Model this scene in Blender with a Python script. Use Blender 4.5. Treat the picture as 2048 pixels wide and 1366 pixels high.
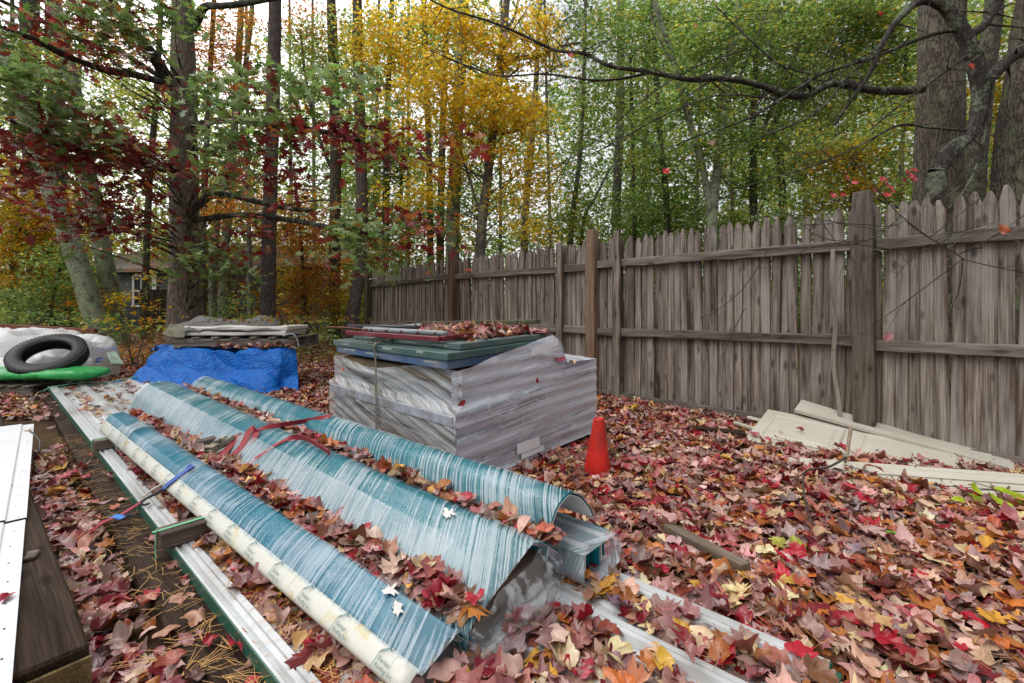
import bpy, math, random
import numpy as np
from mathutils import Vector, Matrix, noise as mnoise
from mathutils.bvhtree import BVHTree

for _o in list(bpy.data.objects):
    bpy.data.objects.remove(_o)
SC = bpy.context.scene
COL = SC.collection
RNG = np.random.default_rng(7)
random.seed(7)

# ------------------------------------------------------------------ camera
F, CX, HZ, H = 910.0, 1024.0, 612.0, 1.05      # focal (for a 2048 px wide frame), centre, horizon row, eye height
cam_d = bpy.data.cameras.new('camera')
cam_d.sensor_width = 36.0
cam_d.lens = F * 36.0 / 2048.0
cam_d.shift_y = -(683.0 - HZ) / 2048.0
cam_d.clip_start = 0.02
cam_d.clip_end = 600.0
cam = bpy.data.objects.new('camera', cam_d)
COL.objects.link(cam)
cam.location = (0, 0, H)
cam.rotation_euler = (math.radians(90), 0, 0)
SC.camera = cam

# ------------------------------------------------------------------ sky, sun, exposure (overcast)
SUN_EL, SUN_AZ = math.radians(52), math.radians(-40)
W = bpy.data.worlds.new('World')
SC.world = W
W.use_nodes = True
wn, wl = W.node_tree.nodes, W.node_tree.links
wn.clear()
sky = wn.new('ShaderNodeTexSky'); sky.sky_type = 'NISHITA'; sky.sun_disc = False
sky.sun_elevation = SUN_EL; sky.sun_rotation = SUN_AZ
sky.air_density = 1.0; sky.dust_density = 4.0; sky.ozone_density = 1.0
hs = wn.new('ShaderNodeHueSaturation'); hs.inputs['Saturation'].default_value = 0.16
bg = wn.new('ShaderNodeBackground'); bg.inputs['Strength'].default_value = 0.15
wo = wn.new('ShaderNodeOutputWorld')
wl.new(sky.outputs[0], hs.inputs['Color']); wl.new(hs.outputs[0], bg.inputs['Color']); wl.new(bg.outputs[0], wo.inputs['Surface'])
sun_d = bpy.data.lights.new('sun', 'SUN'); sun_d.energy = 1.3; sun_d.angle = math.radians(35); sun_d.color = (1.0, 0.965, 0.92)
sun = bpy.data.objects.new('sun', sun_d); COL.objects.link(sun)
_sd = Vector((math.sin(SUN_AZ) * math.cos(SUN_EL), -abs(math.cos(SUN_AZ)) * math.cos(SUN_EL), math.sin(SUN_EL)))
sun.rotation_euler = _sd.to_track_quat('Z', 'Y').to_euler()
SC.view_settings.view_transform = 'Standard'
SC.view_settings.look = 'None'
SC.view_settings.exposure = 0.50
SC.view_settings.gamma = 1.0
SC.view_settings.use_curve_mapping = False
SC.cycles.max_bounces = 6
SC.cycles.transparent_max_bounces = 10
SC.cycles.use_adaptive_sampling = True

# ------------------------------------------------------------------ helpers: places
def at(px, py, Y):                       # the place in the yard that lies at distance Y in that direction
    return np.array([(px - CX) / F * Y, Y, H - (py - HZ) / F * Y])
def G(px, py, z=0.0):                    # the place at height z
    Y = (H - z) * F / (py - HZ)
    return np.array([(px - CX) / F * Y, Y, z])
BO = np.array([.21, .472]); BD = np.array([-.757, .6536]); BP = np.array([.6536, .757])   # frame of the roofing panel stack
def B(u, w, z):
    p = BO + BD * u + BP * w
    return np.array([p[0], p[1], z])
def uw(p):
    r = np.asarray(p)[:2] - BO
    return r @ BD, r @ BP

# ------------------------------------------------------------------ helpers: objects
def tag(o, label=None, cat=None, group=None, kind=None):
    if label: o['label'] = label
    if cat: o['category'] = cat
    if group: o['group'] = group
    if kind: o['kind'] = kind
    return o
def link(name, me, mat=None, parent=None):
    if mat is not None and len(me.materials) == 0:
        me.materials.append(mat)
    o = bpy.data.objects.new(name, me)
    COL.objects.link(o)
    if parent is not None:
        o.parent = parent
        o.matrix_parent_inverse = Matrix.Translation(parent.location).inverted() if parent.type == 'EMPTY' else Matrix.Identity(4)
    return o
def thing(name, loc, label, cat, group=None):
    o = bpy.data.objects.new(name, None)
    COL.objects.link(o)
    o.location = [float(v) for v in loc]
    o.empty_display_size = 0.1
    return tag(o, label, cat, group)

class MB:
    """collects vertices, faces and uvs for one mesh"""
    def __init__(s):
        s.v = []; s.f = []; s.uv = []; s.hasuv = False; s.sm = []
    def add(s, verts, faces, uvs=None, smooth=False):
        b = len(s.v)
        s.v.extend([tuple(float(c) for c in v) for v in verts])
        s.f.extend([tuple(b + i for i in f) for f in faces])
        s.sm.extend([smooth] * len(faces))
        if uvs is not None:
            s.hasuv = True
            s.uv.extend(uvs)
        else:
            s.uv.extend([(0, 0)] * len(verts))
        return s
    def box(s, c, half, ax=None, taper=1.0, jit=0.0):
        """c centre, half sizes, ax = 3 axes rows"""
        ax = np.eye(3) if ax is None else np.asarray(ax, float)
        c = np.asarray(c, float); vs = []
        for dz in (-1, 1):
            for dy in (-1, 1):
                for dx in (-1, 1):
                    k = taper if dz > 0 else 1.0
                    p = c + ax[0] * half[0] * dx * k + ax[1] * half[1] * dy * k + ax[2] * half[2] * dz
                    if jit: p = p + RNG.normal(0, jit, 3)
                    vs.append(p)
        fs = [(0, 2, 3, 1), (4, 5, 7, 6), (0, 1, 5, 4), (2, 6, 7, 3), (0, 4, 6, 2), (1, 3, 7, 5)]
        return s.add(vs, fs)
    def beam(s, a, b, w, h, up=(0, 0, 1)):
        a = np.asarray(a, float); b = np.asarray(b, float)
        d = b - a; L = np.linalg.norm(d); d /= L
        side = np.cross(d, up); side /= np.linalg.norm(side)
        u2 = np.cross(side, d)
        return s.box((a + b) / 2, (L / 2, w / 2, h / 2), [d, side, u2])
    def tube(s, pts, rad, sides=10, cap=True, wob=0.0, seed=0):
        pts = [np.asarray(p, float) for p in pts]
        n = len(pts); vs = []; fs = []; uvs = []
        ref = np.array([0.31, 0.95, 0.05])
        L = 0.0
        for i, p in enumerate(pts):
            t = pts[min(i + 1, n - 1)] - pts[max(i - 1, 0)]
            t = t / (np.linalg.norm(t) + 1e-9)
            if i: L += np.linalg.norm(p - pts[i - 1])
            if i == 0 and abs(t @ ref) > .85: ref = np.array([0.9, .1, .2])
            a = ref - t * (ref @ t)
            if np.linalg.norm(a) < 1e-3: a = np.cross(t, [0.3, .2, .9])
            a /= np.linalg.norm(a)
            ref = a
            b = np.cross(t, a)
            r = rad[i] if hasattr(rad, '__len__') else rad
            for k in range(sides):
                th = 2 * math.pi * k / sides
                rr = r
                if wob:
                    rr = r * (1 + wob * mnoise.noise(Vector((math.cos(th) * 1.7 + seed, math.sin(th) * 1.7, L * 2.2))))
                vs.append(p + (a * math.cos(th) + b * math.sin(th)) * rr)
                uvs.append((k / sides, L))
        for i in range(n - 1):
            for k in range(sides):
                k2 = (k + 1) % sides
                fs.append((i * sides + k, i * sides + k2, (i + 1) * sides + k2, (i + 1) * sides + k))
        if cap:
            fs.append(tuple(range(sides - 1, -1, -1)))
            fs.append(tuple((n - 1) * sides + k for k in range(sides)))
        return s.add(vs, fs, uvs, True)
    def grid(s, P, uv=None, smooth=True):
        P = np.asarray(P, float); n, m = P.shape[:2]
        fs = [(i * m + j, i * m + j + 1, (i + 1) * m + j + 1, (i + 1) * m + j) for i in range(n - 1) for j in range(m - 1)]
        uvs = [(i / (n - 1), j / (m - 1)) for i in range(n) for j in range(m)] if uv is None else [tuple(x) for x in np.asarray(uv).reshape(-1, 2)]
        return s.add(P.reshape(-1, 3), fs, uvs, smooth)
    def mesh(s, name):
        me = bpy.data.meshes.new(name)
        me.from_pydata(s.v, [], s.f)
        if s.hasuv:
            ul = me.uv_layers.new(name='UVMap')
            li = np.empty(len(me.loops), np.int32); me.loops.foreach_get('vertex_index', li)
            ul.data.foreach_set('uv', np.asarray(s.uv, np.float32)[li].ravel())
        me.polygons.foreach_set('use_smooth', np.asarray(s.sm, bool))
        me.update()
        return me
    def obj(s, name, mat=None, parent=None):
        return link(name, s.mesh(name), mat, parent)

def bevel(o, w=0.004, seg=2):
    m = o.modifiers.new('bevel', 'BEVEL'); m.width = w; m.segments = seg; m.limit_method = 'ANGLE'
    return o
def solid(o, t, off=-1):
    m = o.modifiers.new('thick', 'SOLIDIFY'); m.thickness = t; m.offset = off
    return o
def smooth_path(pts, rad=None, k=4):
    pts = [np.asarray(p, float) for p in pts]
    out = []; ro = []
    n = len(pts)
    for i in range(n - 1):
        p0, p1, p2, p3 = pts[max(i - 1, 0)], pts[i], pts[i + 1], pts[min(i + 2, n - 1)]
        for j in range(k):
            t = j / k
            out.append(0.5 * ((2 * p1) + (-p0 + p2) * t + (2 * p0 - 5 * p1 + 4 * p2 - p3) * t * t + (-p0 + 3 * p1 - 3 * p2 + p3) * t ** 3))
            if rad is not None: ro.append(rad[i] * (1 - t) + rad[i + 1] * t)
    out.append(pts[-1])
    if rad is not None: ro.append(rad[-1])
    return (out, ro) if rad is not None else out

# ------------------------------------------------------------------ helpers: materials
class NT:
    def __init__(s, name):
        s.m = bpy.data.materials.new(name); s.m.use_nodes = True
        s.t = s.m.node_tree; s.t.nodes.clear()
        s.out = s.t.nodes.new('ShaderNodeOutputMaterial')
    def n(s, typ, **kw):
        nd = s.t.nodes.new('ShaderNode' + typ)
        for k, v in kw.items():
            if k[0] == '_': setattr(nd, k[1:], v)
            else:
                key = int(k[1:]) if (k[0] == 'i' and k[1:].isdigit()) else k.replace('__', ' ')
                s.put(nd.inputs[key], v)
        return nd
    def put(s, sock, v):
        if isinstance(v, bpy.types.NodeSocket): s.t.links.new(v, sock)
        elif isinstance(v, bpy.types.Node): s.t.links.new(v.outputs[0], sock)
        else:
            if isinstance(v, (tuple, list)) and len(v) == 3 and sock.type == 'RGBA': v = (*v, 1)
            sock.default_value = v
    def math(s, op, a, b=0.0, clamp=False):
        nd = s.t.nodes.new('ShaderNodeMath'); nd.operation = op; nd.use_clamp = clamp
        s.put(nd.inputs[0], a); s.put(nd.inputs[1], b)
        return nd.outputs[0]
    def mix(s, f, a, b, mode='MIX'):
        nd = s.t.nodes.new('ShaderNodeMix'); nd.data_type = 'RGBA'; nd.blend_type = mode
        s.put(nd.inputs[0], f); s.put(nd.inputs[6], a); s.put(nd.inputs[7], b)
        return nd.outputs[2]
    def ramp(s, f, stops, interp='LINEAR'):
        nd = s.t.nodes.new('ShaderNodeValToRGB'); nd.color_ramp.interpolation = interp
        el = nd.color_ramp.elements
        while len(el) < len(stops): el.new(0.5)
        for e, (p, c) in zip(el, stops):
            e.position = p
            e.color = (c, c, c, 1) if not isinstance(c, (tuple, list)) else (*c, 1)
        s.put(nd.inputs[0], f)
        return nd.outputs[0]
    def coord(s, which='Object'):
        return s.n('TexCoord').outputs[which]
    def mapping(s, vec, scale=(1, 1, 1), rot=(0, 0, 0), loc=(0, 0, 0)):
        nd = s.t.nodes.new('ShaderNodeMapping')
        s.put(nd.inputs['Vector'], vec)
        s.put(nd.inputs['Location'], loc)
        nd.inputs['Rotation'].default_value = rot; nd.inputs['Scale'].default_value = scale
        return nd.outputs[0]
    def noise(s, vec, scale=5, detail=3, rough=.55, dist=0.0):
        nd = s.t.nodes.new('ShaderNodeTexNoise')
        s.put(nd.inputs['Vector'], vec)
        nd.inputs['Scale'].default_value = scale; nd.inputs['Detail'].default_value = detail
        nd.inputs['Roughness'].default_value = rough; nd.inputs['Distortion'].default_value = dist
        return nd.outputs[0]
    def bump(s, h, strength=.4, dist=.01):
        nd = s.t.nodes.new('ShaderNodeBump')
        nd.inputs['Strength'].default_value = strength; nd.inputs['Distance'].default_value = dist
        s.put(nd.inputs['Height'], h)
        return nd.outputs[0]
    def bsdf(s, col, rough=.6, normal=None, **kw):
        nd = s.n('BsdfPrincipled')
        s.put(nd.inputs['Base Color'], col); s.put(nd.inputs['Roughness'], rough)
        if normal is not None: s.put(nd.inputs['Normal'], normal)
        for k, v in kw.items(): s.put(nd.inputs[k.replace('__', ' ')], v)
        return nd.outputs[0]
    def done(s, sh):
        s.t.links.new(sh, s.out.inputs['Surface'])
        return s.m

def rnd_vec(t, k=37.0):                   # an offset that differs from object to object
    r = t.n('ObjectInfo').outputs['Random']
    c = t.n('CombineXYZ'); t.put(c.inputs[0], t.math('MULTIPLY', r, k)); t.put(c.inputs[1], t.math('MULTIPLY', r, k * 1.7)); t.put(c.inputs[2], t.math('MULTIPLY', r, k * .6))
    return c.outputs[0], r

def m_plain(name, col, rough=.5, var=.25, scale=8, bump=0.0, metal=0.0, spec=.5, dirt=None):
    t = NT(name)
    off, r = rnd_vec(t)
    co = t.coord(); v = t.mapping(co, loc=off)
    n = t.noise(v, scale, 4, .6)
    c = t.mix(n, tuple(x * (1 - var) for x in col), tuple(min(1, x * (1 + var)) for x in col))
    if dirt:
        n2 = t.noise(v, scale * .45, 5, .7)
        c = t.mix(t.ramp(n2, [(.45, 0.0), (.7, 1.0)]), c, dirt)
    nr = t.bump(t.noise(v, scale * 6, 3), bump, .004) if bump else None
    return t.done(t.bsdf(c, rough, nr, Metallic=metal, Specular__IOR__Level=spec))

def m_wood(name, dark, mid, light, axis='Z', rough=.75, streak=1.0, bump=.5, wet=0.0, knots=True, green=0.0, edge=0.0):
    t = NT(name)
    off, r = rnd_vec(t, 53.0)
    co = t.coord()
    sc = {'X': (1.2, 26, 26), 'Y': (26, 1.2, 26), 'Z': (26, 26, 1.2)}[axis]
    sc2 = tuple(x * 6.5 if x > 5 else x * 2.6 for x in sc)
    v = t.mapping(co, loc=off)
    kn = None
    if knots:
        ks = {'X': (4.2, 11, 11), 'Y': (11, 4.2, 11), 'Z': (11, 11, 4.2)}[axis]
        vo = t.n('TexVoronoi', Vector=t.mapping(v, ks), Scale=1.0, Randomness=1.0)
        kn = t.ramp(vo.outputs['Distance'], [(0.0, 1.0), (.13, .75), (.22, 0.0)])
    g1 = t.noise(t.mapping(v, sc), 1.0, 5, .6, .6)
    g2 = t.noise(t.mapping(v, sc2), 1.0, 3, .6)
    g3 = t.noise(v, 1.4, 3, .6)
    g = t.math('ADD', t.math('MULTIPLY', g1, .5), t.math('MULTIPLY', g2, .5))
    c = t.ramp(g, [(.34, dark), (.47, mid), (.64, light)])
    br = t.math('ADD', .72, t.math('MULTIPLY', r, .5))
    c = t.mix(1.0, c, t.n('CombineColor', i0=br, i1=br, i2=br).outputs[0], 'MULTIPLY')
    st = t.ramp(t.noise(t.mapping(v, tuple(x * .35 for x in sc)), 1.0, 3, .6), [(.56, 0.0), (.70, streak)])
    c = t.mix(st, c, tuple(x * .55 + y * .2 for x, y in zip(dark, (.06, .035, .015))))
    if green:
        c = t.mix(t.ramp(g3, [(.5, 0.0), (.75, green)]), c, (.10, .12, .05))
    if edge:
        ex = t.math('ABSOLUTE', t.n('SeparateXYZ', i0=co).outputs[0])
        em = t.ramp(t.math('ADD', ex, t.math('MULTIPLY', t.math('SUBTRACT', t.noise(t.mapping(v, (9, 9, 2.3)), 1.0, 4, .6), .5), .055)), [(.026, 0.0), (.040, 1.0)])
        c = t.mix(t.math('MULTIPLY', em, edge), c, t.mix(g1, (.035, .022, .014), (.13, .085, .05)))
        c = t.mix(t.ramp(t.noise(t.mapping(v, (5, 5, .9), loc=(9, 3, 2)), 1.0, 3, .6), [(.50, 0.0), (.66, .75)]), c, t.mix(g2, (.21, .19, .168), (.46, .43, .39)))
    h = g
    if kn is not None:
        c = t.mix(t.math('MULTIPLY', kn, .75), c, tuple(x * .35 for x in dark))
        h = t.math('SUBTRACT', g, t.math('MULTIPLY', kn, .3))
    return t.done(t.bsdf(c, rough, t.bump(h, bump, .006), Specular__IOR__Level=.3 + wet))

def m_bark(name, dark, light, lichen=None, lichen_amt=.0, scale=1.0, strength=1.0, ridge=True):
    t = NT(name)
    off, r = rnd_vec(t, 91.0)
    v = t.mapping(t.coord(), loc=off)
    d = t.noise(t.mapping(v, (17 * scale, 17 * scale, 4.2 * scale)), 1.0, 3, .55, .5)
    d2 = t.noise(t.mapping(v, (31 * scale, 31 * scale, 6 * scale), loc=(4, 2, 1)), 1.0, 2, .5, .4)
    e = t.ramp(t.math('ADD', t.math('ABSOLUTE', t.math('SUBTRACT', d, .5)), t.math('MULTIPLY', t.math('ABSOLUTE', t.math('SUBTRACT', d2, .5)), .6)), [(0.01, 0.0), (.16, 1.0)])
    n2 = t.noise(t.mapping(v, (60 * scale, 60 * scale, 12 * scale)), 1.0, 4, .65)
    h = t.math('ADD', t.math('MULTIPLY', e, .65), t.math('MULTIPLY', n2, .55))
    c = t.ramp(h, [(.2, dark), (.55, tuple((a + b) / 2 for a, b in zip(dark, light))), (.95, light)])
    big = t.noise(v, 1.6, 3)
    c = t.mix(t.ramp(big, [(.4, 0.0), (.7, .5)]), c, tuple(x * .45 for x in light))
    if lichen:
        ln = t.noise(v, 4.5, 6, .75)
        lf = t.noise(v, 30, 3, .7)
        m = t.ramp(t.math('ADD', ln, t.math('MULTIPLY', lf, .35)), [(.72 - lichen_amt * .3, 0.0), (.80 - lichen_amt * .3, 1.0)])
        c = t.mix(t.math('MULTIPLY', m, .85), c, lichen)
    return t.done(t.bsdf(c, .85, t.bump(h, strength, .025), Specular__IOR__Level=.25))

def leaf_mat(name, use_obj=False, gloss=.42, trans=.25, veins=True, spec=.5):
    t = NT(name)
    if use_obj: base = t.n('ObjectInfo').outputs['Color']
    else: base = t.n('Attribute', _attribute_name='tint').outputs['Color']
    pos = t.n('NewGeometry').outputs['Position']
    c = base
    mot = t.noise(pos, 55, 4, .65)
    c = t.mix(t.ramp(mot, [(.35, 0.0), (.75, .5)]), c, t.mix(1.0, c, (.45, .32, .25), 'MULTIPLY'))
    if veins:
        uv = t.n('UVMap').outputs[0]
        sx = t.n('SeparateXYZ', i0=uv)
        ang = t.math('ARCTAN2', sx.outputs[0], sx.outputs[1])
        w = t.math('ABSOLUTE', t.math('SINE', t.math('MULTIPLY', ang, 3.75)))
        mid = t.ramp(w, [(0.0, 1.0), (.10, 0.0)])
        c = t.mix(t.math('MULTIPLY', mid, .55), c, t.mix(1.0, c, (.50, .36, .30), 'MULTIPLY'))
        spots = t.ramp(t.noise(pos, 210, 2, .5), [(.68, 0.0), (.74, .8)])
        c = t.mix(spots, c, t.mix(1.0, c, (.25, .18, .16), 'MULTIPLY'))
        nrm = t.bump(t.math('ADD', mot, t.math('MULTIPLY', mid, .4)), .5, .004)
    else:
        nrm = None
    bf = t.n('NewGeometry').outputs['Backfacing']
    c2 = t.mix(bf, c, t.mix(.35, c, (.45, .34, .32))) if veins else c
    p = t.bsdf(c2, gloss, nrm, Specular__IOR__Level=spec)
    tr = t.n('BsdfTranslucent', Color=t.mix(1.0, c, (1.0, 1.0, .8), 'MULTIPLY'))
    return t.done(t.n('MixShader', i0=trans, i1=p, i2=tr.outputs[0]).outputs[0])

M = {}
M['litter'] = leaf_mat('fallen leaf', False, .34, .12, spec=.5)
M['litter_obj'] = leaf_mat('single fallen leaf', True, .32, .12, spec=.5)
M['foliage'] = leaf_mat('foliage', False, .5, .60, False, spec=.35)
M['oak_foliage'] = leaf_mat('oak foliage', False, .38, .42, False, spec=.55)
M['fence'] = m_wood('weathered fence wood', (.040, .028, .020), (.160, .130, .105), (.37, .33, .285), edge=.9, bump=1.0)
M['rail'] = m_wood('weathered rail wood', (.05, .037, .028), (.135, .112, .096), (.26, .23, .205), axis='X')
M['post_old'] = m_wood('old post wood', (.035, .026, .020), (.095, .074, .060), (.18, .15, .13), green=.35)
M['post_brown'] = m_wood('brown post wood', (.07, .042, .025), (.165, .105, .066), (.25, .175, .12))
M['post_green'] = m_wood('mossy post wood', (.035, .03, .018), (.085, .075, .045), (.15, .135, .09), green=.9)
M['timber'] = m_wood('wet dark timber', (.010, .006, .004), (.028, .017, .011), (.060, .040, .027), axis='X', rough=.7, wet=-.22)
M['timber_end'] = m_wood('timber end grain', (.06, .04, .015), (.16, .11, .045), (.25, .19, .09), axis='X', knots=False)
M['sticker'] = m_wood('dunnage stick wood', (.045, .03, .022), (.12, .085, .065), (.22, .17, .14), axis='X', rough=.6)
M['grey_plank'] = m_wood('grey plank wood', (.04, .03, .022), (.12, .09, .065), (.2, .16, .125), axis='X')
M['pallet'] = m_wood('pallet wood', (.05, .038, .03), (.14, .115, .095), (.25, .22, .19), axis='X')
def mat_w(o):
    m = o.matrix_basis.copy()
    return mat_w(o.parent) @ o.matrix_parent_inverse @ m if o.parent else m
def adopt(o, parent):
    o.parent = parent
    o.matrix_parent_inverse = mat_w(parent).inverted()
    return o
def link(name, me, mat=None, parent=None):
    if mat is not None and len(me.materials) == 0:
        me.materials.append(mat)
    o = bpy.data.objects.new(name, me)
    COL.objects.link(o)
    if parent is not None: adopt(o, parent)
    return o
_BEAMS = {}
def beam_obj(name, a, b, w, h, mat, parent=None, up=(0, 0, 1), rough=0.002, bev=.004):
    """a straight piece of timber: mesh along its own X, slightly uneven"""
    a = np.asarray(a, float); b = np.asarray(b, float)
    d = b - a; L = float(np.linalg.norm(d)); d = d / L
    sd = np.cross(up, d); sd /= np.linalg.norm(sd); u2 = np.cross(d, sd)
    mb = MB(); n = max(2, int(L / .15) + 1); vs = []
    for i in range(n):
        x = -L / 2 + L * i / (n - 1)
        for (sy, sz) in ((-1, -1), (1, -1), (1, 1), (-1, 1)):
            vs.append((x + (0 if 0 < i < n - 1 else 0), sy * w / 2 + RNG.normal(0, rough), sz * h / 2 + RNG.normal(0, rough)))
    fs = [(i * 4 + k, i * 4 + (k + 1) % 4, (i + 1) * 4 + (k + 1) % 4, (i + 1) * 4 + k) for i in range(n - 1) for k in range(4)]
    fs = [tuple(reversed(f)) for f in fs] + [(0, 1, 2, 3), tuple((n - 1) * 4 + k for k in (3, 2, 1, 0))]
    mb.add(vs, fs)
    o = mb.obj(name, mat)
    c = (a + b) / 2
    mt = Matrix(((d[0], sd[0], u2[0], c[0]), (d[1], sd[1], u2[1], c[1]), (d[2], sd[2], u2[2], c[2]), (0, 0, 0, 1)))
    o.matrix_basis = mt
    if bev: bevel(o, bev, 1)
    if parent is not None: adopt(o, parent)
    return o
def ribbon(mb, pts, width, wdir, thick=.0025, k=5):
    """a flat band along a path; wdir = direction(s) of its width"""
    P = smooth_path(pts, None, k)
    wd = [np.asarray(x, float) for x in wdir] if hasattr(wdir[0], '__len__') else None
    n = len(P); vs = []; uvs = []; L = 0
    for i, p in enumerate(P):
        if wd is not None:
            f = i / (n - 1) * (len(wd) - 1); j = min(int(f), len(wd) - 2); w = wd[j] * (1 - f + j) + wd[j + 1] * (f - j)
        else: w = np.asarray(wdir, float)
        w = w / np.linalg.norm(w)
        t = P[min(i + 1, n - 1)] - P[max(i - 1, 0)]; t /= np.linalg.norm(t) + 1e-9
        w = w - t * (w @ t); w /= np.linalg.norm(w) + 1e-9
        nr = np.cross(t, w)
        if i: L += np.linalg.norm(p - P[i - 1])
        for sw, sn in ((-1, -1), (1, -1), (1, 1), (-1, 1)):
            vs.append(p + w * sw * width / 2 + nr * sn * thick / 2); uvs.append((L, sw * .5 + .5))
    fs = [(i * 4 + q, i * 4 + (q + 1) % 4, (i + 1) * 4 + (q + 1) % 4, (i + 1) * 4 + q) for i in range(n - 1) for q in range(4)]
    fs += [(3, 2, 1, 0), tuple((n - 1) * 4 + q for q in range(4))]
    return mb.add(vs, fs, uvs, False)
def text_verts(s, size, spacing=1.0):
    cu = bpy.data.curves.new('letters', 'FONT'); cu.body = s; cu.size = size; cu.space_line = .95; cu.resolution_u = 2
    o = bpy.data.objects.new('letters', cu); COL.objects.link(o)
    dg = bpy.context.evaluated_depsgraph_get(); dg.update()
    me = o.evaluated_get(dg).to_mesh()
    V = np.array([v.co[:] for v in me.vertices]); Fc = [tuple(p.vertices) for p in me.polygons]
    o.evaluated_get(dg).to_mesh_clear()
    bpy.data.objects.remove(o); bpy.data.curves.remove(cu)
    return V, Fc

# ------------------------------------------------------------------ ground
t = NT('forest floor soil')
co = t.coord()
n1 = t.noise(co, 1.3, 5, .6); n2 = t.noise(co, 14, 5, .7); n3 = t.noise(co, 70, 3, .7)
c = t.ramp(t.math('ADD', t.math('MULTIPLY', n2, .6), t.math('MULTIPLY', n3, .4)), [(.3, (.022, .013, .008)), (.5, (.085, .045, .022)), (.68, (.19, .095, .04))])
c = t.mix(t.ramp(n1, [(.42, 0.0), (.62, .55)]), c, (.12, .085, .03))
M['soil'] = t.done(t.bsdf(c, .9, t.bump(t.math('ADD', n2, n3), .8, .03), Specular__IOR__Level=.2))
mb = MB()
xs = np.concatenate([[-220, -90, -40], np.linspace(-16, 12, 90), [30, 90, 220]])
ys = np.concatenate([[-60, -12, -3], np.linspace(0, 18, 70), [22, 27, 33, 40, 60, 110, 260]])
Pg = np.zeros((len(ys), len(xs), 3))
for i, y in enumerate(ys):
    for j, x in enumerate(xs):
        near = max(0, 1 - max(0, abs(y) - 25) / 30)
        z = .018 * mnoise.noise(Vector((x * 1.5, y * 1.5, 3))) + .04 * mnoise.noise(Vector((x * .3, y * .3, 8))) * min(1, max(0, (y - 6) / 5))
        Pg[i, j] = (x, y, z * near - .012)
mb.grid(Pg)
ground = mb.obj('ground', M['soil'])
tag(ground, kind='structure')

# ------------------------------------------------------------------ picket fence
FA = np.array([2.73, 3.5]); FDV = np.array([-.93, 1.0])
FL = float(np.linalg.norm(FDV)); FD = FDV / FL; FN = np.array([-FD[1], FD[0]]); FN = FN if FN @ np.array([0, -1]) > 0 else -FN   # FN: towards the yard
def fp(s, n, z):                         # s metres along the fence from the big post, n metres out into the yard
    p = FA + FD * s + FN * n
    return np.array([p[0], p[1], z])
fence = thing('picket_fence', (*fp(0, 0, 0),), 'long grey weathered fence of pointed wooden pickets along the right side of the yard', 'fence')
fang = math.atan2(FD[1], FD[0])
pick_meshes = []
for k in range(9):
    w = .0382; hh = 1.0; th = .010
    pts = []
    n = 9
    rs = np.random.default_rng(100 + k)
    prof = [(-w, 0.0), (-w, .4), (-w, .8), (-w, 1.2), (-w, 1.705), (-w * .90, 1.748), (-w * .64, 1.786), (-w * .25, 1.826)]
    L = [(x + rs.normal(0, .0022), z) for x, z in prof]
    R_ = [(-x + rs.normal(0, .0022), z) for x, z in prof]
    mb = MB(); vs = []
    cup = rs.normal(0.004, .004)
    for (lx, lz), (rx, rz) in zip(L, R_):
        tw = rs.normal(0, .002)
        vs += [(lx, -th + tw, lz), (rx, -th - tw, rz), (rx, th - tw, rz), (lx, th + tw, lz), ((lx + rx) / 2, -th - cup, (lz + rz) / 2 + .003)]
    nn = len(prof); fs = []
    for i in range(nn - 1):
        a = i * 5; b = a + 5
        fs += [(a, a + 4, b + 4, b), (a + 4, a + 1, b + 1, b + 4), (a + 1, a + 2, b + 2, b + 1), (a + 2, a + 3, b + 3, b + 2), (a + 3, a, b, b + 3)]
    a = (nn - 1) * 5
    fs += [(a, a + 4, a + 1, a + 2, a + 3)]
    mb.add(vs, fs)
    me = mb.mesh('picket'); me.materials.append(M['fence']); pick_meshes.append(me)
s = -2.75; i = 0
while s < 8.35:
    sc = RNG.uniform(.93, 1.07)
    if RNG.random() < .08: sc *= .86
    wd = .0765 * sc
    if abs(s + wd / 2 - 6.0) < .0: pass
    o = bpy.data.objects.new('picket', pick_meshes[int(RNG.integers(9))])
    COL.objects.link(o)
    drop = -.07 * max(0, (s - 6) / 2.3)
    p = fp(s + wd / 2, -.012 + RNG.normal(0, .003), -.01 + drop + RNG.normal(0, .010))
    o.location = p; o.rotation_euler = (RNG.normal(0, .006), RNG.normal(0, .007), fang + RNG.normal(0, .035))
    o.scale = (sc * (1 if RNG.random() < .5 else -1), 1, 1 + RNG.normal(0, .004))
    adopt(o, fence)
    s += wd + RNG.uniform(-.001, .0016) + (.006 if RNG.random() < .04 else 0); i += 1
posts = [0.0, 2.57, 5.37, 8.4]
joints = [-2.75, 0.0, 2.57, 5.37, 8.4]
for (za, zb, hh) in ((1.525, 1.535, .085), (.765, .755, .085)):
    for a, b in zip(joints[:-1], joints[1:]):
        dz = -.06 if a > 5 else 0
        beam_obj('rail', fp(a + .07, .034, za + RNG.normal(0, .012) ), fp(b - .06, .034, zb + dz + RNG.normal(0, .01)), .042, hh, M['rail'], fence, rough=.0035, bev=.006)
for a, b in zip(joints[:-1], joints[1:]):
    beam_obj('bottom_board', fp(a + .06, .03, .035), fp(b - .06, .03, .03 + RNG.normal(0, .01)), .03, .13, M['rail'], fence, rough=.003)
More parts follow.
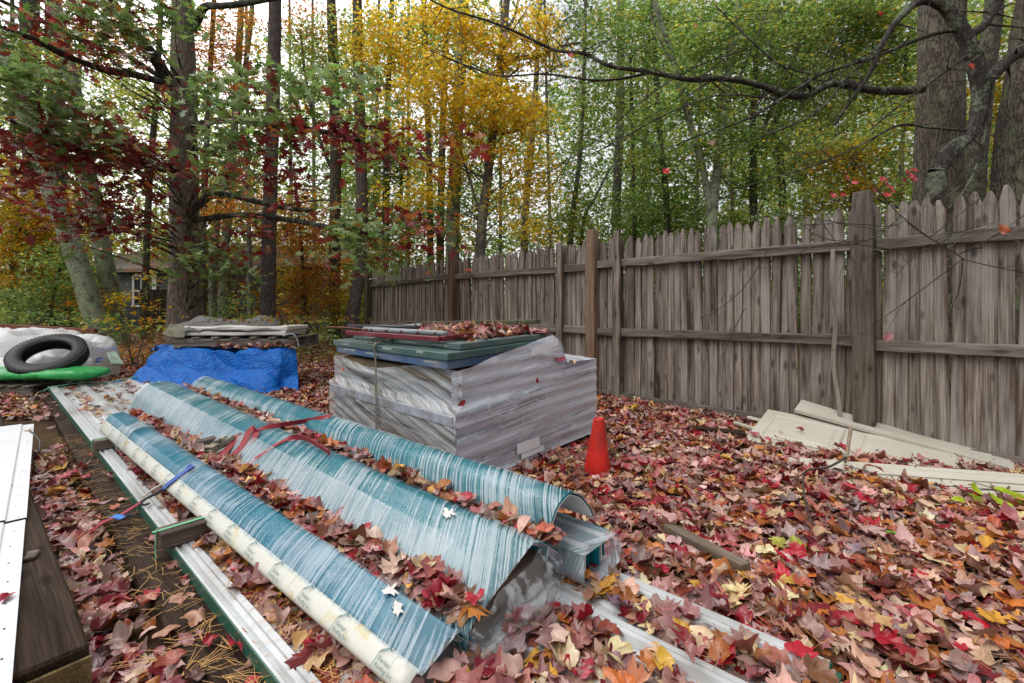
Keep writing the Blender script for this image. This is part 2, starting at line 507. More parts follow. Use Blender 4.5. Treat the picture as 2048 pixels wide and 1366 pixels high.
def vpost(s, n, w, d, h, mat, lean=0.0, name='post', cap=.02):
    mb = MB(); vs = []; nz = 12
    for i in range(nz):
        f = i / (nz - 1); z = -.05 + (h + .05) * f
        for sx, sy in ((-1, -1), (1, -1), (1, 1), (-1, 1)):
            k = .8 if i == nz - 1 else 1
            vs.append((sx * w / 2 * k + lean * f * h + RNG.normal(0, .0025), sy * d / 2 * k + RNG.normal(0, .0025), z + (cap if i == nz - 1 else 0)))
    fs = [(i * 4 + q, i * 4 + (q + 1) % 4, (i + 1) * 4 + (q + 1) % 4, (i + 1) * 4 + q) for i in range(nz - 1) for q in range(4)] + [tuple((nz - 1) * 4 + q for q in range(4))]
    o = mb.add(vs, fs).obj(name, mat)
    o.location = fp(s, n, 0); o.rotation_euler = (0, 0, fang)
    bevel(o, .008, 2)
    return adopt(o, fence)
vpost(0.0, .045, .135, .135, 1.90, M['post_old'], .01)
vpost(-2.5, .045, .13, .13, 1.88, M['post_old'], 0)
vpost(2.57, .05, .13, .11, 1.92, M['post_brown'], 0.0)
vpost(5.37, .05, .12, .12, 1.93, M['post_brown'], .0)
vpost(8.42, .05, .14, .13, 1.86, M['post_green'], 0)
vpost(2.22, .072, .105, .028, 1.89, M['fence'], .0, 'brace_board', .0)
vpost(3.06, .072, .11, .028, 1.84, M['fence'], .0, 'brace_board', .0)
# split strip hanging beside the big post
M['pale_strip'] = m_wood('pale split wood', (.14, .12, .09), (.28, .25, .20), (.38, .35, .29), knots=False)
mb = MB()
ribbon(mb, [fp(.20, .075, 1.5), fp(.21, .085, 1.2), fp(.185, .09, .9), fp(.195, .1, .6), fp(.16, .09, .3), fp(.15, .075, .02)], .028, [tuple(FD) + (0,), tuple(FD * .6 + FN) + (0,), tuple(FD) + (0,), tuple(FD) + (0,)], .008)
mb.obj('split_strip', M['pale_strip'], fence)

# ------------------------------------------------------------------ timbers under the roofing panels
def tl(name, pts, label, cat='timber', group='dark landscape timbers on the ground'):
    pass
bm1 = beam_obj('timber', B(7.2, .06, .037), B(.2, -.02, .037), .27, .078, M['timber'], rough=.0018, bev=.008)
tag(bm1, 'long wet dark timber under the green-edged roofing panels, strewn with needles', 'timber', 'dark timbers on the ground')
bm3 = beam_obj('timber', B(7.1, .82, .037), B(.3, .84, .037), .2, .078, M['timber'], rough=.0018, bev=.008)
tag(bm3, 'dark timber hidden in leaves beneath the far right edge of the roofing panels', 'timber', 'dark timbers on the ground')
e2 = G(150, 1292, .15); e2b = G(22, 900, .15)
dirt2 = (e2 - e2b) / np.linalg.norm(e2 - e2b); perp2 = np.array([dirt2[1], -dirt2[0], 0]); perp2 = perp2 if perp2[0] < 0 else -perp2
bm2 = beam_obj('timber', G(181, 1287, .15) + perp2 * .13 - np.array([0, 0, .075]), G(59, 974, .15) + perp2 * .13 - np.array([0, 0, .075]) + (G(59, 974, .15) - G(181, 1287, .15)) * 1.6, .26, .15, M['timber'], rough=.0015, bev=.008)
tag(bm2, 'thick dark brown timber carrying the white trim at the left, its sawn end showing', 'timber', 'dark timbers on the ground')
p0 = G(181, 1287, .15); q = p0 + perp2 * .13 - np.array([0, 0, .075])
beam_obj('end_face', q + dirt2 * .004 + np.array([0, 0, -.012]), q + dirt2 * .012 + np.array([0, 0, -.012]), .262, .118, M['timber_end'], bm2, rough=.001, bev=0)

# ------------------------------------------------------------------ roofing panel stack
M['panel_back'] = m_plain('pale grey painted steel', (.56, .58, .59), .38, .12, 3, .03, dirt=(.30, .29, .27))
M['panel_green'] = m_plain('green painted steel edge', (.022, .105, .07), .35, .2, 5)
M['white_steel'] = m_plain('white painted steel', (.74, .75, .76), .3, .06, 4, dirt=(.55, .54, .52))
M['strap_green'] = m_plain('light green strapping', (.16, .50, .28), .35, .15, 12)
panels = thing('roofing_panel_stack', B(3.6, .45, 0), 'long stack of ribbed pale steel roofing panels with green edges, lying on dark timbers', 'roofing panels')
def rib_profile():
    pts = [(-.018, -.030), (-.017, -.003), (-.010, -.001), (-.006, -.010), (.004, -.012), (.008, -.001), (.022, 0.0), (.0235, -.006), (.027, -.006), (.0285, 0.0), (.047, .0005), (.0485, -.007), (.053, -.012), (.064, -.022)]
    for c in (.035, .262, .488, .715, .92):
        if c > .1: pts += [(c - .033, -.022 if c > .1 else -.004), (c - .020, 0.0), (c - .007, .0012), (c - .006, -.002), (c - .001, -.002), (c, .0012), (c + .006, .0012), (c + .020, 0.0), (c + .033, -.022)]
        if c < .9:
            for d in (.085, .142):
                pts += [(c + d - .014, -.022), (c + d - .006, -.016), (c + d + .006, -.016), (c + d + .014, -.022)]
    pts = pts[:-1] + [(.945, -.003), (.962, -.006), (.964, -.030)]
    return pts
RP = rib_profile()
for k in range(5):
    dz = -.0085 * k; ju = RNG.normal(0, .012) if k else 0; jw = RNG.normal(0, .0025) if k else 0
    us = np.linspace(0 + ju, 7.35 + ju, 2 if k else 16)
    P = [[B(u, w + jw, .121 + z + dz - (.0 if k == 0 else .003)) for (w, z) in RP] for u in us]
    mb = MB().grid(np.array(P), smooth=False)
    o = mb.obj('roofing_panel', M['panel_back'] if k == 0 else M['panel_green'], panels)
    if k == 0: solid(o, .0012)
for w0, sgn in ((-.0205, -1), (.9665, 1)):
    mb = MB()
    mb.box(B(3.67, w0, .0985 if sgn < 0 else .090), (3.675, .0022, .021 if sgn < 0 else .016), [np.append(BD, 0), np.append(BP, 0), (0, 0, 1)])
    mb.obj('green_edge', M['panel_green'], panels)
# green strap across the far end
mb = MB()
ribbon(mb, [B(7.15, -.06, .09), B(7.15, -.02, .128), B(7.2, .25, .150), B(7.1, .5, .138), B(7.15, .75, .165), B(7.1, .97, .135), B(7.1, 1.0, .09)], .03, tuple(BD) + (0,), .003)
ribbon(mb, [B(7.15, -.02, .125), B(7.2, -.10, .085), B(7.1, -.13, .06), B(7.0, -.06, .08)], .012, tuple(BD) + (0,), .003)
o = mb.obj('packing_strap', M['strap_green'], panels)

# cross sticks strapped on top of the panels
def stick(u, wa, wb, label, h=.062, d=.085, z0=.1225, tilt=0, strap=True):
    a = B(u, wa, z0 + h / 2); b = B(u + tilt, wb, z0 + h / 2)
    o = beam_obj('cross_stick', a, b, d, h, M['sticker'], rough=.0015)
    tag(o, label, 'wood block', 'wood blocks between panels and bundles')
    if strap:
        mb = MB()
        e = (b - a) / np.linalg.norm(b - a)
        z1 = z0 + h + .0025
        ribbon(mb, [b + e * -.02 + np.array([0, 0, h / 2 + .0025]), a + e * .04 + np.array([0, 0, h / 2 + .0025]), a + e * .004 + np.array([0, 0, h / 2 + .0025]), a - e * .006 + np.array([0, 0, h / 2 - .004]), a - e * .006 + np.array([0, 0, -h / 2 - .05])], .014, tuple(BD) + (0,), .0012, 3)
        mb.obj('strap_band', M['strap_green'], o)
    return o
stick(2.02, -.062, .62, 'brown wood block with green strap sticking out at the panel edge nearest the camera')
stick(3.80, -.04, .62, 'brown wood block with green strap under the far end of the left bundle')
stick(2.95, .31, .45, 'short greenish wood block among leaves between left and middle bundles beside the ratchet', .05, .06, .22, .03, False)

# ------------------------------------------------------------------ wrapped trim bundles
def film_mat(name, tint, haze, su, sv, skew, seed, dirt=None, rough=.22, amt=.5, clear=.0):
    """stretch film: mostly see-through, milky where it is creased, streaks across the bundle also paint in its sheen"""
    t = NT(name)
    uv = t.n('UVMap').outputs[0]
    sx = t.n('SeparateXYZ', i0=uv)
    u2 = t.math('ADD', sx.outputs[0], t.math('MULTIPLY', sx.outputs[1], skew))
    cv = t.n('CombineXYZ', i0=t.math('MULTIPLY', u2, su), i1=t.math('MULTIPLY', sx.outputs[1], sv), i2=float(seed)).outputs[0]
    a = t.noise(cv, 1.0, 4, .62)
    cv2 = t.mapping(cv, (3.4, 1.6, 1))
    b = t.noise(cv2, 1.0, 3, .6)
    cc3 = t.noise(t.mapping(cv, (1.9, .8, 1), loc=(5, 9, 2)), 1.0, 2, .5)
    big = t.noise(t.mapping(uv, (1.7, 3.5, 1), loc=(seed, 0, 0)), 1.0, 4, .6)
    st = t.math('ADD', t.math('MULTIPLY', a, .42), t.math('ADD', t.math('MULTIPLY', b, .22), t.math('MULTIPLY', cc3, .38)))
    st = t.math('ADD', st, t.math('MULTIPLY', t.math('SUBTRACT', big, .5), .55))
    m = t.ramp(st, [(.505, haze), (.54, haze + amt * .5), (.585, haze + amt)])  # white streaks: overlapped film plus its reflections, painted in as milky colour
    c = t.mix(t.ramp(b, [(.45, 0.0), (.68, 1.0)]), tint, (.70, .73, .76))
    if dirt: c = t.mix(t.ramp(t.noise(t.mapping(cv, (.5, .6, 1), loc=(3, 5, 1)), 1.0, 4, .65), [(.48, 0.0), (.64, .8)]), c, dirt)
    nr = t.bump(st, .25, .003)
    p = t.bsdf(c, max(rough, .4), nr, Specular__IOR__Level=.2)
    gl = t.n('BsdfGlossy', Roughness=.12, Color=(1, 1, 1, 1)); t.put(gl.inputs['Normal'], nr)
    tr = t.n('BsdfTransparent', Color=(.93, .95, .96, 1))
    fr = t.n('LayerWeight', Blend=.5); t.put(fr.inputs['Normal'], nr)
    clr = t.n('MixShader', i0=t.math('ADD', .018, t.math('MULTIPLY', t.math('POWER', fr.outputs['Facing'], 5.0), .4)), i1=tr.outputs[0], i2=gl.outputs[0])
    return t.done(t.n('MixShader', i0=m, i1=clr.outputs[0], i2=p).outputs[0])
M['teal'] = m_plain('teal painted steel', (.006, .150, .19), .5, .25, 6, spec=.12)
M['blue_teal'] = m_plain('blue protective film on steel', (.004, .145, .215), .5, .3, 7, spec=.12)
M['film_left'] = film_mat('stretch film on left bundle', (.42, .56, .66), .02, 95, 2.0, .45, 3, amt=.44)
M['film_mid'] = film_mat('stretch film on middle bundle', (.46, .58, .62), .02, 85, 1.5, .65, 11, amt=.50)
M['film_right'] = film_mat('stretch film on right bundle', (.46, .58, .62), .02, 64, 1.2, .60, 23, amt=.50)
M['film_clear'] = film_mat('loose clear plastic', (.62, .63, .64), .05, 9, 7, .3, 31, amt=.26, rough=.15)
M['film_overlap'] = film_mat('second layer of stretch film', (.58, .66, .69), .14, 70, 1.4, .5, 41, amt=.25)
def resample(prof, n):
    P = np.asarray(prof, float); d = np.concatenate([[0], np.cumsum(np.linalg.norm(np.diff(P, axis=0), axis=1))])
    x = np.linspace(0, d[-1], n)
    return np.stack([np.interp(x, d, P[:, 0]), np.interp(x, d, P[:, 1])], 1), x
def offset_prof(P, o):
    T = np.gradient(P, axis=0); N = np.stack([-T[:, 1], T[:, 0]], 1); N /= np.linalg.norm(N, axis=1)[:, None] + 1e-9
    return P + N * o
class Bundle:
    def __init__(s, near, far, u0, u1, n=30, curve=0):
        s.near, s.d = resample(near, n); s.far, _ = resample(far, n); s.u0, s.u1 = u0, u1
        for _ in range(curve):
            for A in (s.near, s.far):
                A[1:-1] = (A[:-2] + 2 * A[1:-1] + A[2:]) / 4
        s.sgn = 1 if offset_prof(s.near, .01)[n // 2, 1] > s.near[n // 2, 1] else -1
    def prof(s, u, off=0):
        f = (u - s.u0) / (s.u1 - s.u0)
        P = s.near * (1 - f) + s.far * f
        return offset_prof(P, off * s.sgn) if off else P
    def sheet(s, name, off, mat, parent, ua=None, ub=None, nu=48, j0=0, j1=None, wob=0.0, th=0.0, seed=0, du=0):
        ua = s.u0 if ua is None else ua; ub = s.u1 if ub is None else ub
        rows = []; uvs = []
        for u in np.linspace(ua, ub, nu):
            P = s.prof(u, off)[j0:j1]
            row = []
            for j, (w, z) in enumerate(P):
                k = wob * mnoise.noise(Vector((u * 5, s.d[j] * 9, seed))) if wob else 0
                row.append(B(u + du * j, w, z + k)); uvs.append((u, s.d[j0 + j]))
            rows.append(row)
        o = MB().grid(np.array(rows), uvs).obj(name, mat, parent)
        if th: solid(o, th, 0)
        return o
    def zat(s, u, w):
        P = s.prof(min(max(u, s.u0), s.u1)); i = np.argsort(P[:, 0])
        if w < P[:, 0].min() or w > P[:, 0].max(): return -1
        return float(np.interp(w, P[i, 0], P[i, 1]))
LB = Bundle([(.375, .15), (.335, .18), (.288, .230), (.180, .190), (.160, .182), (.138, .165), (.132, .150)], [(.26, .20), (.225, .25), (.135, .316), (.060, .306), (.038, .27), (.018, .225), (.012, .20)], .70, 4.02, 34)
RB = Bundle([(1.005, .262), (.97, .315), (.91, .372), (.835, .405), (.76, .378), (.715, .315), (.695, .225)], [(1.06, .2), (1.03, .28), (.975, .345), (.90, .368), (.83, .335), (.77, .25), (.75, .155)], .72, 5.02, 30, 2)
MBd = Bundle([(.795, .205), (.74, .252), (.69, .292), (.60, .325), (.46, .262), (.335, .20), (.325, .145)], [(.76, .22), (.70, .31), (.60, .365), (.46, .362), (.375, .27), (.32, .15), (.316, .13)], .71, 5.0, 34)

left_b = thing('trim_bundle', B(2.4, .2, .12), 'left blue-teal bundle in clear film with a cream printed strip along its side', 'trim bundle', 'plastic wrapped trim bundles')
mid_b = thing('trim_bundle', B(2.8, .5, .12), 'wide middle teal trim bundle with torn clear plastic hanging from its near end', 'trim bundle', 'plastic wrapped trim bundles')
right_b = thing('trim_bundle', B(2.8, .85, .2), 'right rounded teal trim bundle, arched like half a pipe, nearest the wrapped stack', 'trim bundle', 'plastic wrapped trim bundles')
low_b = thing('trim_bundle', B(1.5, .9, .12), 'flat boxy bundle of wrapped trim lying beneath the right rounded bundle', 'trim bundle', 'plastic wrapped trim bundles')
# left
nj = 34
for k in range(4):
    LB.sheet('trim_sheet', -.004 - .006 * k, M['blue_teal'] if k == 0 else M['white_steel'], left_b, ua=.715 + .01 * k, ub=3.99, nu=16, j0=0, j1=27, th=.0015)
t = NT('cream printed film')
uv = t.n('UVMap').outputs[0]
nz = t.noise(t.mapping(uv, (5, 30, 1)), 1.0, 4, .6); ln = t.noise(t.mapping(uv, (95, 3, 1)), 1.0, 2, .6)
sxx = t.n('SeparateXYZ', i0=uv)
c = t.mix(t.ramp(ln, [(.62, 0.0), (.68, .45)]), (.60, .60, .53), (.22, .19, .13))
c = t.mix(t.ramp(t.noise(t.mapping(uv, (9, 14, 1)), 1.0, 3), [(.58, 0.0), (.72, .8)]), c, (.55, .42, .10))
M['cream'] = t.done(t.bsdf(c, .32, t.bump(ln, .3, .002)))
LB.sheet('cream_strip', -.002, M['cream'], left_b, ua=.72, ub=4.0, nu=60, j0=26, j1=34, th=.002)
LB.sheet('stretch_film', .004, M['film_left'], left_b, ua=.70, nu=150, j0=1, j1=28, wob=.004, seed=2)
# middle
for k in range(4):
    MBd.sheet('trim_sheet', -.004 - .006 * k, M['teal'] if k == 0 else M['white_steel'], mid_b, ua=.72 + .012 * k, ub=4.96, nu=20, j0=0, j1=34, th=.0015)
MBd.sheet('stretch_film', .004, M['film_mid'], mid_b, ua=.71, nu=170, wob=.004, seed=5)
MBd.sheet('film_overlap', .0065, M['film_overlap'], mid_b, ua=.95, ub=5.01, nu=120, j0=19, j1=33, wob=.004, seed=9)
# right
for k in range(2):
    RB.sheet('trim_sheet', -.004 - .007 * k, M['teal'] if k == 0 else M['white_steel'], right_b, ua=.735 + .0 * k, ub=4.98, nu=20, th=.0015)
RB.sheet('stretch_film', .004, M['film_right'], right_b, ua=.735, ub=5.03, nu=150, wob=.003, seed=7)
# lower channel bundle
chan = [(.765, .245), (.985, .238), (1.02, .205), (1.005, .128), (.80, .124), (.765, .16), (.765, .245)]
CB = Bundle(chan[::-1], chan[::-1], .63, 3.4, 40)
rows = []; uvs = []
for u in np.linspace(.63, 3.4, 60):
    rows.append([B(u, w, z) for (w, z) in resample(chan, 40)[0]]); uvs += [(u, dd) for dd in resample(chan, 40)[1]]
o = MB().grid(np.array(rows), uvs).obj('stretch_film', film_mat('stretch film on lower bundle', (.55, .62, .66), .35, 30, 2.5, .4, 53, amt=.5), low_b)
for k in range(6):
    w0 = .80 + .036 * k
    mb = MB(); mb.beam(B(.66 + .01 * (k % 3), w0, .183), B(3.3, w0, .183), .004, .085)
    mb.beam(B(.66 + .01 * (k % 3), w0 + .012, .225), B(3.3, w0 + .012, .225), .026, .003)
    mb.obj('trim_channel', [M['teal'], M['white_steel'], M['blue_teal']][k % 3], low_b)

# print on the cream strip
M['print_ink'] = m_plain('dark green print', (.015, .11, .11), .5, .1)
TV, TF = text_verts('Everlast\nRoofing, Inc.', .0155)
mb = MB()
V = [(x + .004, y - .0145, 0) for x, y, _ in TV]
mb.add(V, TF)
def seg(mb, a, b, w=.0022):
    a = np.array([*a, 0.]); b = np.array([*b, 0.]); d = (b - a) / np.linalg.norm(b - a); n = np.array([-d[1], d[0], 0]) * w / 2
    mb.add([a - n, b - n, b + n, a + n], [(0, 1, 2, 3)])
seg(mb, (-.003, -.036), (-.003, .004)); seg(mb, (-.003, .004), (.022, .022)); seg(mb, (.022, .022), (.034, .018), .004); seg(mb, (-.001, .001), (.022, .0175))
logo_me = mb.mesh('lettering'); logo_me.materials.append(M['print_ink'])
for k in range(16):
    u = .84 + .192 * k
    P = LB.prof(u)[26:34]
    pa = B(u, *P[3]); pb = B(u, *P[2])
    up = pb - pa; up /= np.linalg.norm(up)
    xd = -np.append(BD, 0)
    nr = np.cross(xd, up); nr /= np.linalg.norm(nr)
    if nr @ np.array([-BP[0], -BP[1], .5]) < 0: nr = -nr
    o = bpy.data.objects.new('lettering', logo_me); COL.objects.link(o)
    c0 = pa + nr * .0055 + up * .004
    o.matrix_basis = Matrix(((xd[0], up[0], nr[0], c0[0]), (xd[1], up[1], nr[1], c0[1]), (xd[2], up[2], nr[2], c0[2]), (0, 0, 0, 1))) @ Matrix.Scale(.95, 4)
    adopt(o, left_b)
def onb(px, py, off=.006):               # the place on the bundles' upper surface in that direction
    z = .45
    while z > .125:
        g = G(px, py, z); u, w = uw(g)
        if z <= max(LB.zat(u, w) if u < 4.02 else -1, MBd.zat(u, w), RB.zat(u, w), .12) + off: break
        z -= .002
    return g
# white torn film scraps on the bundles
M['scrap'] = m_plain('torn white plastic', (.62, .60, .56), .6, .2, 30, .3)
def scrap(bd, u, j, r, parent, seed, off=.008):
    rs = np.random.default_rng(seed); P = bd.prof(u, off); w0, z0 = P[j]; tw = P[min(j + 1, len(P) - 1)] - P[max(j - 1, 0)]; tw /= np.linalg.norm(tw)
    n = 22; vs = [B(u, w0, z0 + .003)]
    for k in range(n):
        th = 2 * math.pi * k / n; rr = r * (.35 + .85 * rs.random())
        q = np.array([w0, z0]) + tw * math.sin(th) * rr * .8
        vs.append(B(u + math.cos(th) * rr * 1.2, q[0], q[1] + rs.normal(0, .0025) + .003))
    MB().add(vs, [(0, 1 + k, 1 + (k + 1) % n) for k in range(n)], None, True).obj('film_scrap', M['scrap'], parent)
scrap(LB, .96, 15, .026, left_b, 1); scrap(LB, .89, 18, .022, left_b, 2); scrap(LB, 1.03, 12, .014, left_b, 4); scrap(MBd, 1.06, 15, .030, mid_b, 3)

# crumpled loose plastic hanging at the near end of the middle bundle
rows = []; uvs = []
Pn = MBd.prof(.71, .006)
n1, n2 = 40, 34
for i in range(n1):
    f = i / (n1 - 1)
    top = Pn[int(round((len(Pn) - 3) - f * (len(Pn) - 8)))]; 
    idx = (len(Pn) - 2) - f * (len(Pn) - 7); a0 = int(idx); fr = idx - a0
    top = Pn[a0] * (1 - fr) + Pn[min(a0 + 1, len(Pn) - 1)] * fr
    bot = np.array([.345 + .34 * f, .126 + .006 * math.sin(f * 9)])
    row = []
    for j in range(n2):
        g = j / (n2 - 1)
        w = top[0] * (1 - g) + bot[0] * g; z = (top[1] - (.04 * math.exp(-((f - .62) / .22) ** 2))) * (1 - g) + bot[1] * g
        z = max(z, .124)
        bulge = .045 * math.sin(math.pi * g) ** .8 * (0.35 + math.sin(math.pi * min(1, f * 1.02))) + .045 * g * (1 - f * .3)
        nz = .020 * mnoise.noise(Vector((f * 7, g * 6, 4))) + .012 * abs(mnoise.noise(Vector((f * 15, g * 13, 9))))
        row.append(B(.705 - bulge - nz, w + .3 * nz, z + nz * .4)); uvs.append((f * .8, g * .6))
    rows.append(row)
MB().grid(np.array(rows), uvs).obj('loose_plastic', M['film_clear'], mid_b)
LB.sheet('film_cuff', .010, M['film_clear'], left_b, ua=3.36, ub=3.60, nu=26, wob=.03, seed=12)

M['core'] = m_plain('brown packing board', (.13, .09, .065), .7, .3, 14)
beam_obj('core_board', B(.745, .545, .182), B(1.7, .545, .182), .33, .105, M['core'], mid_b, rough=.004)
# ------------------------------------------------------------------ leaves
def rotmats(yaw, tilt, tdir):
    n = len(yaw); c, s_ = np.cos(yaw), np.sin(yaw)
    Z = np.zeros((n, 3, 3)); Z[:, 0, 0] = c; Z[:, 0, 1] = -s_; Z[:, 1, 0] = s_; Z[:, 1, 1] = c; Z[:, 2, 2] = 1
    ax = np.stack([np.cos(tdir), np.sin(tdir), np.zeros(n)], 1)
    K = np.zeros((n, 3, 3)); K[:, 0, 2] = ax[:, 1]; K[:, 1, 2] = -ax[:, 0]; K[:, 2, 0] = -ax[:, 1]; K[:, 2, 1] = ax[:, 0]
    I = np.eye(3)[None]
    R = I + np.sin(tilt)[:, None, None] * K + (1 - np.cos(tilt))[:, None, None] * (K @ K)
    return R @ Z
class Tpl:
    def __init__(s, V, Fc, UV=None):
        s.V = np.asarray(V, float); s.F = np.asarray(Fc, int); s.UV = np.asarray(UV if UV is not None else s.V[:, :2], float)
def curl(V, rs, amt):
    a, b, c = rs.normal(0, .35, 3) * amt
    x, y = V[:, 0], V[:, 1]
    z = a * x * x * 2 + b * (y - .3) ** 2 + c * np.abs(x) * 1.2 + amt * .09 * np.sin(x * 7 + rs.random() * 6) * np.cos(y * 6 + rs.random() * 6)
    z += amt * .30 * (rs.random() - .45) * (np.hypot(x, y - .35) ** 2) * 1.5
    return np.stack([x * (1 - abs(a) * .15), y, z], 1)
def maple_tpl(seed, amt=1.0, lod=0, petiole=True):
    rs = np.random.default_rng(seed)
    if lod == 0: half = [(0, .66), (8, .57), (17, .56), (26, .44), (38, .54), (50, .61), (60, .52), (72, .50), (84, .40), (102, .46), (118, .41), (138, .36), (160, .25)]
    else: half = [(0, .70), (24, .42), (50, .62), (80, .38), (104, .46), (150, .26)]
    pol = [(a, r) for a, r in half] + [(180, .06)] + [(-a, r) for a, r in reversed(half[1:])]
    out = []
    for a, r in pol:
        r *= rs.uniform(.9, 1.08); th = math.radians(a)
        out.append((math.sin(th) * r * .95, .28 + math.cos(th) * r))
    V = [(0, .28, 0)] + [(x, y, 0) for x, y in out]
    n = len(out); Fc = [(0, 1 + (k + 1) % n, 1 + k) for k in range(n)]
    if lod == 0:                         # mid ring for curl
        mid = [(x * .52, .28 + (y - .28) * .52, 0) for x, y in out]
        V = [(0, .28, 0)] + mid + [(x, y, 0) for x, y in out]
        Fc = [(0, 1 + (k + 1) % n, 1 + k) for k in range(n)]
        for k in range(n):
            k2 = (k + 1) % n
            Fc += [(1 + k, 1 + k2, 1 + n + k2), (1 + k, 1 + n + k2, 1 + n + k)]
    V = np.array(V, float); UV = V[:, :2] - [0, .12]
    V[:, 0] *= rs.uniform(.70, 1.08)
    V = curl(V, rs, amt)
    if seed % 4 == 1:                    # a leaf rolled along its length
        a_ = V[:, 0] * 2.6; V[:, 0] = np.sin(a_) / 2.6; V[:, 2] += (1 - np.cos(a_)) / 2.6
    if seed % 4 == 2:                    # one side folded up
        f_ = V[:, 0] > .12; V[f_, 2] += (V[f_, 0] - .12) * .8; V[f_, 0] = .12 + (V[f_, 0] - .12) * .55
    if petiole and lod == 0:
        b = len(V); V = np.vstack([V, [(-.012, .22, .01), (.012, .22, .01), (.05, -.35, .05), (.065, -.34, .05)]]); Fc += [(b, b + 1, b + 3), (b, b + 3, b + 2)]
        UV = np.vstack([UV, [(0, 0)] * 4])
    V[:, 1] -= .3
    return Tpl(V, Fc, UV)
def oak_tpl(seed, amt=1.0, lod=0):
    rs = np.random.default_rng(seed)
    prof = [(0.02, 0), (.10, .10), (.22, .20), (.08, .27), (.15, .36), (.40, .47), (.11, .50), (.16, .60), (.38, .74), (.10, .74), (.20, .92), (.05, .92), (0.0, 1.02)]
    if lod == 1: prof = [(.02, 0), (.22, .2), (.07, .28), (.40, .46), (.10, .5), (.38, .74), (.09, .75), (0, 1.02)]
    if lod == 2: prof = [(.02, 0), (.30, .3), (.12, .48), (.34, .72), (0, 1.0)]
    V = []; Fc = []
    for w, y in prof:
        yb = y if w > .12 else y
        V += [(-w * rs.uniform(.85, 1.15), y + .04 * (w > .2), 0), (0, max(0, y - w * .25), 0), (w * rs.uniform(.85, 1.15), y + .04 * (w > .2), 0)]
    for i in range(len(prof) - 1):
        a = i * 3; b = a + 3
        Fc += [(a, a + 1, b + 1), (a, b + 1, b), (a + 1, a + 2, b + 2), (a + 1, b + 2, b + 1)]
    V = np.array(V, float); UV = V[:, :2].copy(); V = curl(V * [1, 1, 1], rs, amt); V[:, 1] -= .45
    return Tpl(V, Fc, UV)
def oval_tpl(seed, amt=1.0):
    rs = np.random.default_rng(seed)
    V = [(0, 0, 0), (-.2, .22, 0), (0, .25, 0), (.2, .22, 0), (-.27, .5, 0), (0, .5, 0), (.27, .5, 0), (-.17, .8, 0), (0, .78, 0), (.17, .8, 0), (0, 1.02, 0)]
    Fc = [(0, 2, 1), (0, 3, 2), (1, 2, 5), (1, 5, 4), (2, 3, 6), (2, 6, 5), (4, 5, 8), (4, 8, 7), (5, 6, 9), (5, 9, 8), (7, 8, 10), (8, 9, 10)]
    V = np.array(V, float); UV = V[:, :2].copy(); V = curl(V, rs, amt); V[:, 1] -= .5
    return Tpl(V, Fc, UV)
DIA = Tpl([(0, -.5, 0), (-.30, -.02, .06), (0, .5, 0), (.30, -.02, .06)], [(0, 3, 2), (0, 2, 1)])
STAR = Tpl([(0, .5, 0), (-.12, .12, .05), (-.48, .14, 0), (-.16, -.1, .04), (-.22, -.42, 0), (.22, -.42, 0), (.16, -.1, .04), (.48, .14, 0), (.12, .12, .05)], [(0, 1, 8), (1, 2, 3), (3, 4, 6), (4, 5, 6), (6, 7, 8), (1, 3, 8), (3, 6, 8)])
NEED = Tpl(np.array([[(math.sin(a) * .5, math.cos(a) * .5, .15 * math.sin(3 * a)), (math.cos(a) * .016, -math.sin(a) * .016, 0), (-math.cos(a) * .016, math.sin(a) * .016, 0)] for a in np.linspace(0, 2 * math.pi, 10)[:-1]]).reshape(-1, 3), np.arange(27).reshape(9, 3))
class Leaves:
    def __init__(s): s.parts = []
    def add(s, tpl, pos, R, scale, tint):
        N = len(pos)
        if N == 0: return
        V = np.einsum('nij,kj->nki', R, tpl.V) * scale[:, None, None] + pos[:, None, :]
        s.parts.append((V.reshape(-1, 3), tpl.F, N, len(tpl.V), tpl.UV, tint))
    def mesh(s, name, mat):
        nv = sum(p[0].shape[0] for p in s.parts); V = np.concatenate([p[0] for p in s.parts])
        Fs = []; UVs = []; T = []; b = 0
        for v, Fc, N, k, UV, tint in s.parts:
            Fs.append((Fc[None] + (np.arange(N) * k)[:, None, None] + b).reshape(-1, 3)); b += N * k
            UVs.append(np.tile(UV[Fc.ravel()], (N, 1))); T.append(np.repeat(tint, len(Fc), 0))
        Fa = np.concatenate(Fs); UVa = np.concatenate(UVs); T = np.concatenate(T); nf = len(Fa)
        me = bpy.data.meshes.new(name)
        me.vertices.add(nv); me.vertices.foreach_set('co', V.astype(np.float32).ravel())
        me.loops.add(nf * 3); me.loops.foreach_set('vertex_index', Fa.astype(np.int32).ravel())
        me.polygons.add(nf); me.polygons.foreach_set('loop_start', (np.arange(nf) * 3).astype(np.int32))
        me.update(calc_edges=True)
        ul = me.uv_layers.new(name='UVMap'); ul.data.foreach_set('uv', UVa.astype(np.float32).ravel())
        at_ = me.attributes.new('tint', 'FLOAT_COLOR', 'FACE'); at_.data.foreach_set('color', np.concatenate([T, np.ones((nf, 1))], 1).astype(np.float32).ravel())
        me.polygons.foreach_set('use_smooth', np.ones(nf, bool))
        me.materials.append(mat); me.validate(); return me
    def obj(s, name, mat, parent=None): return link(name, s.mesh(name, mat), None, parent)

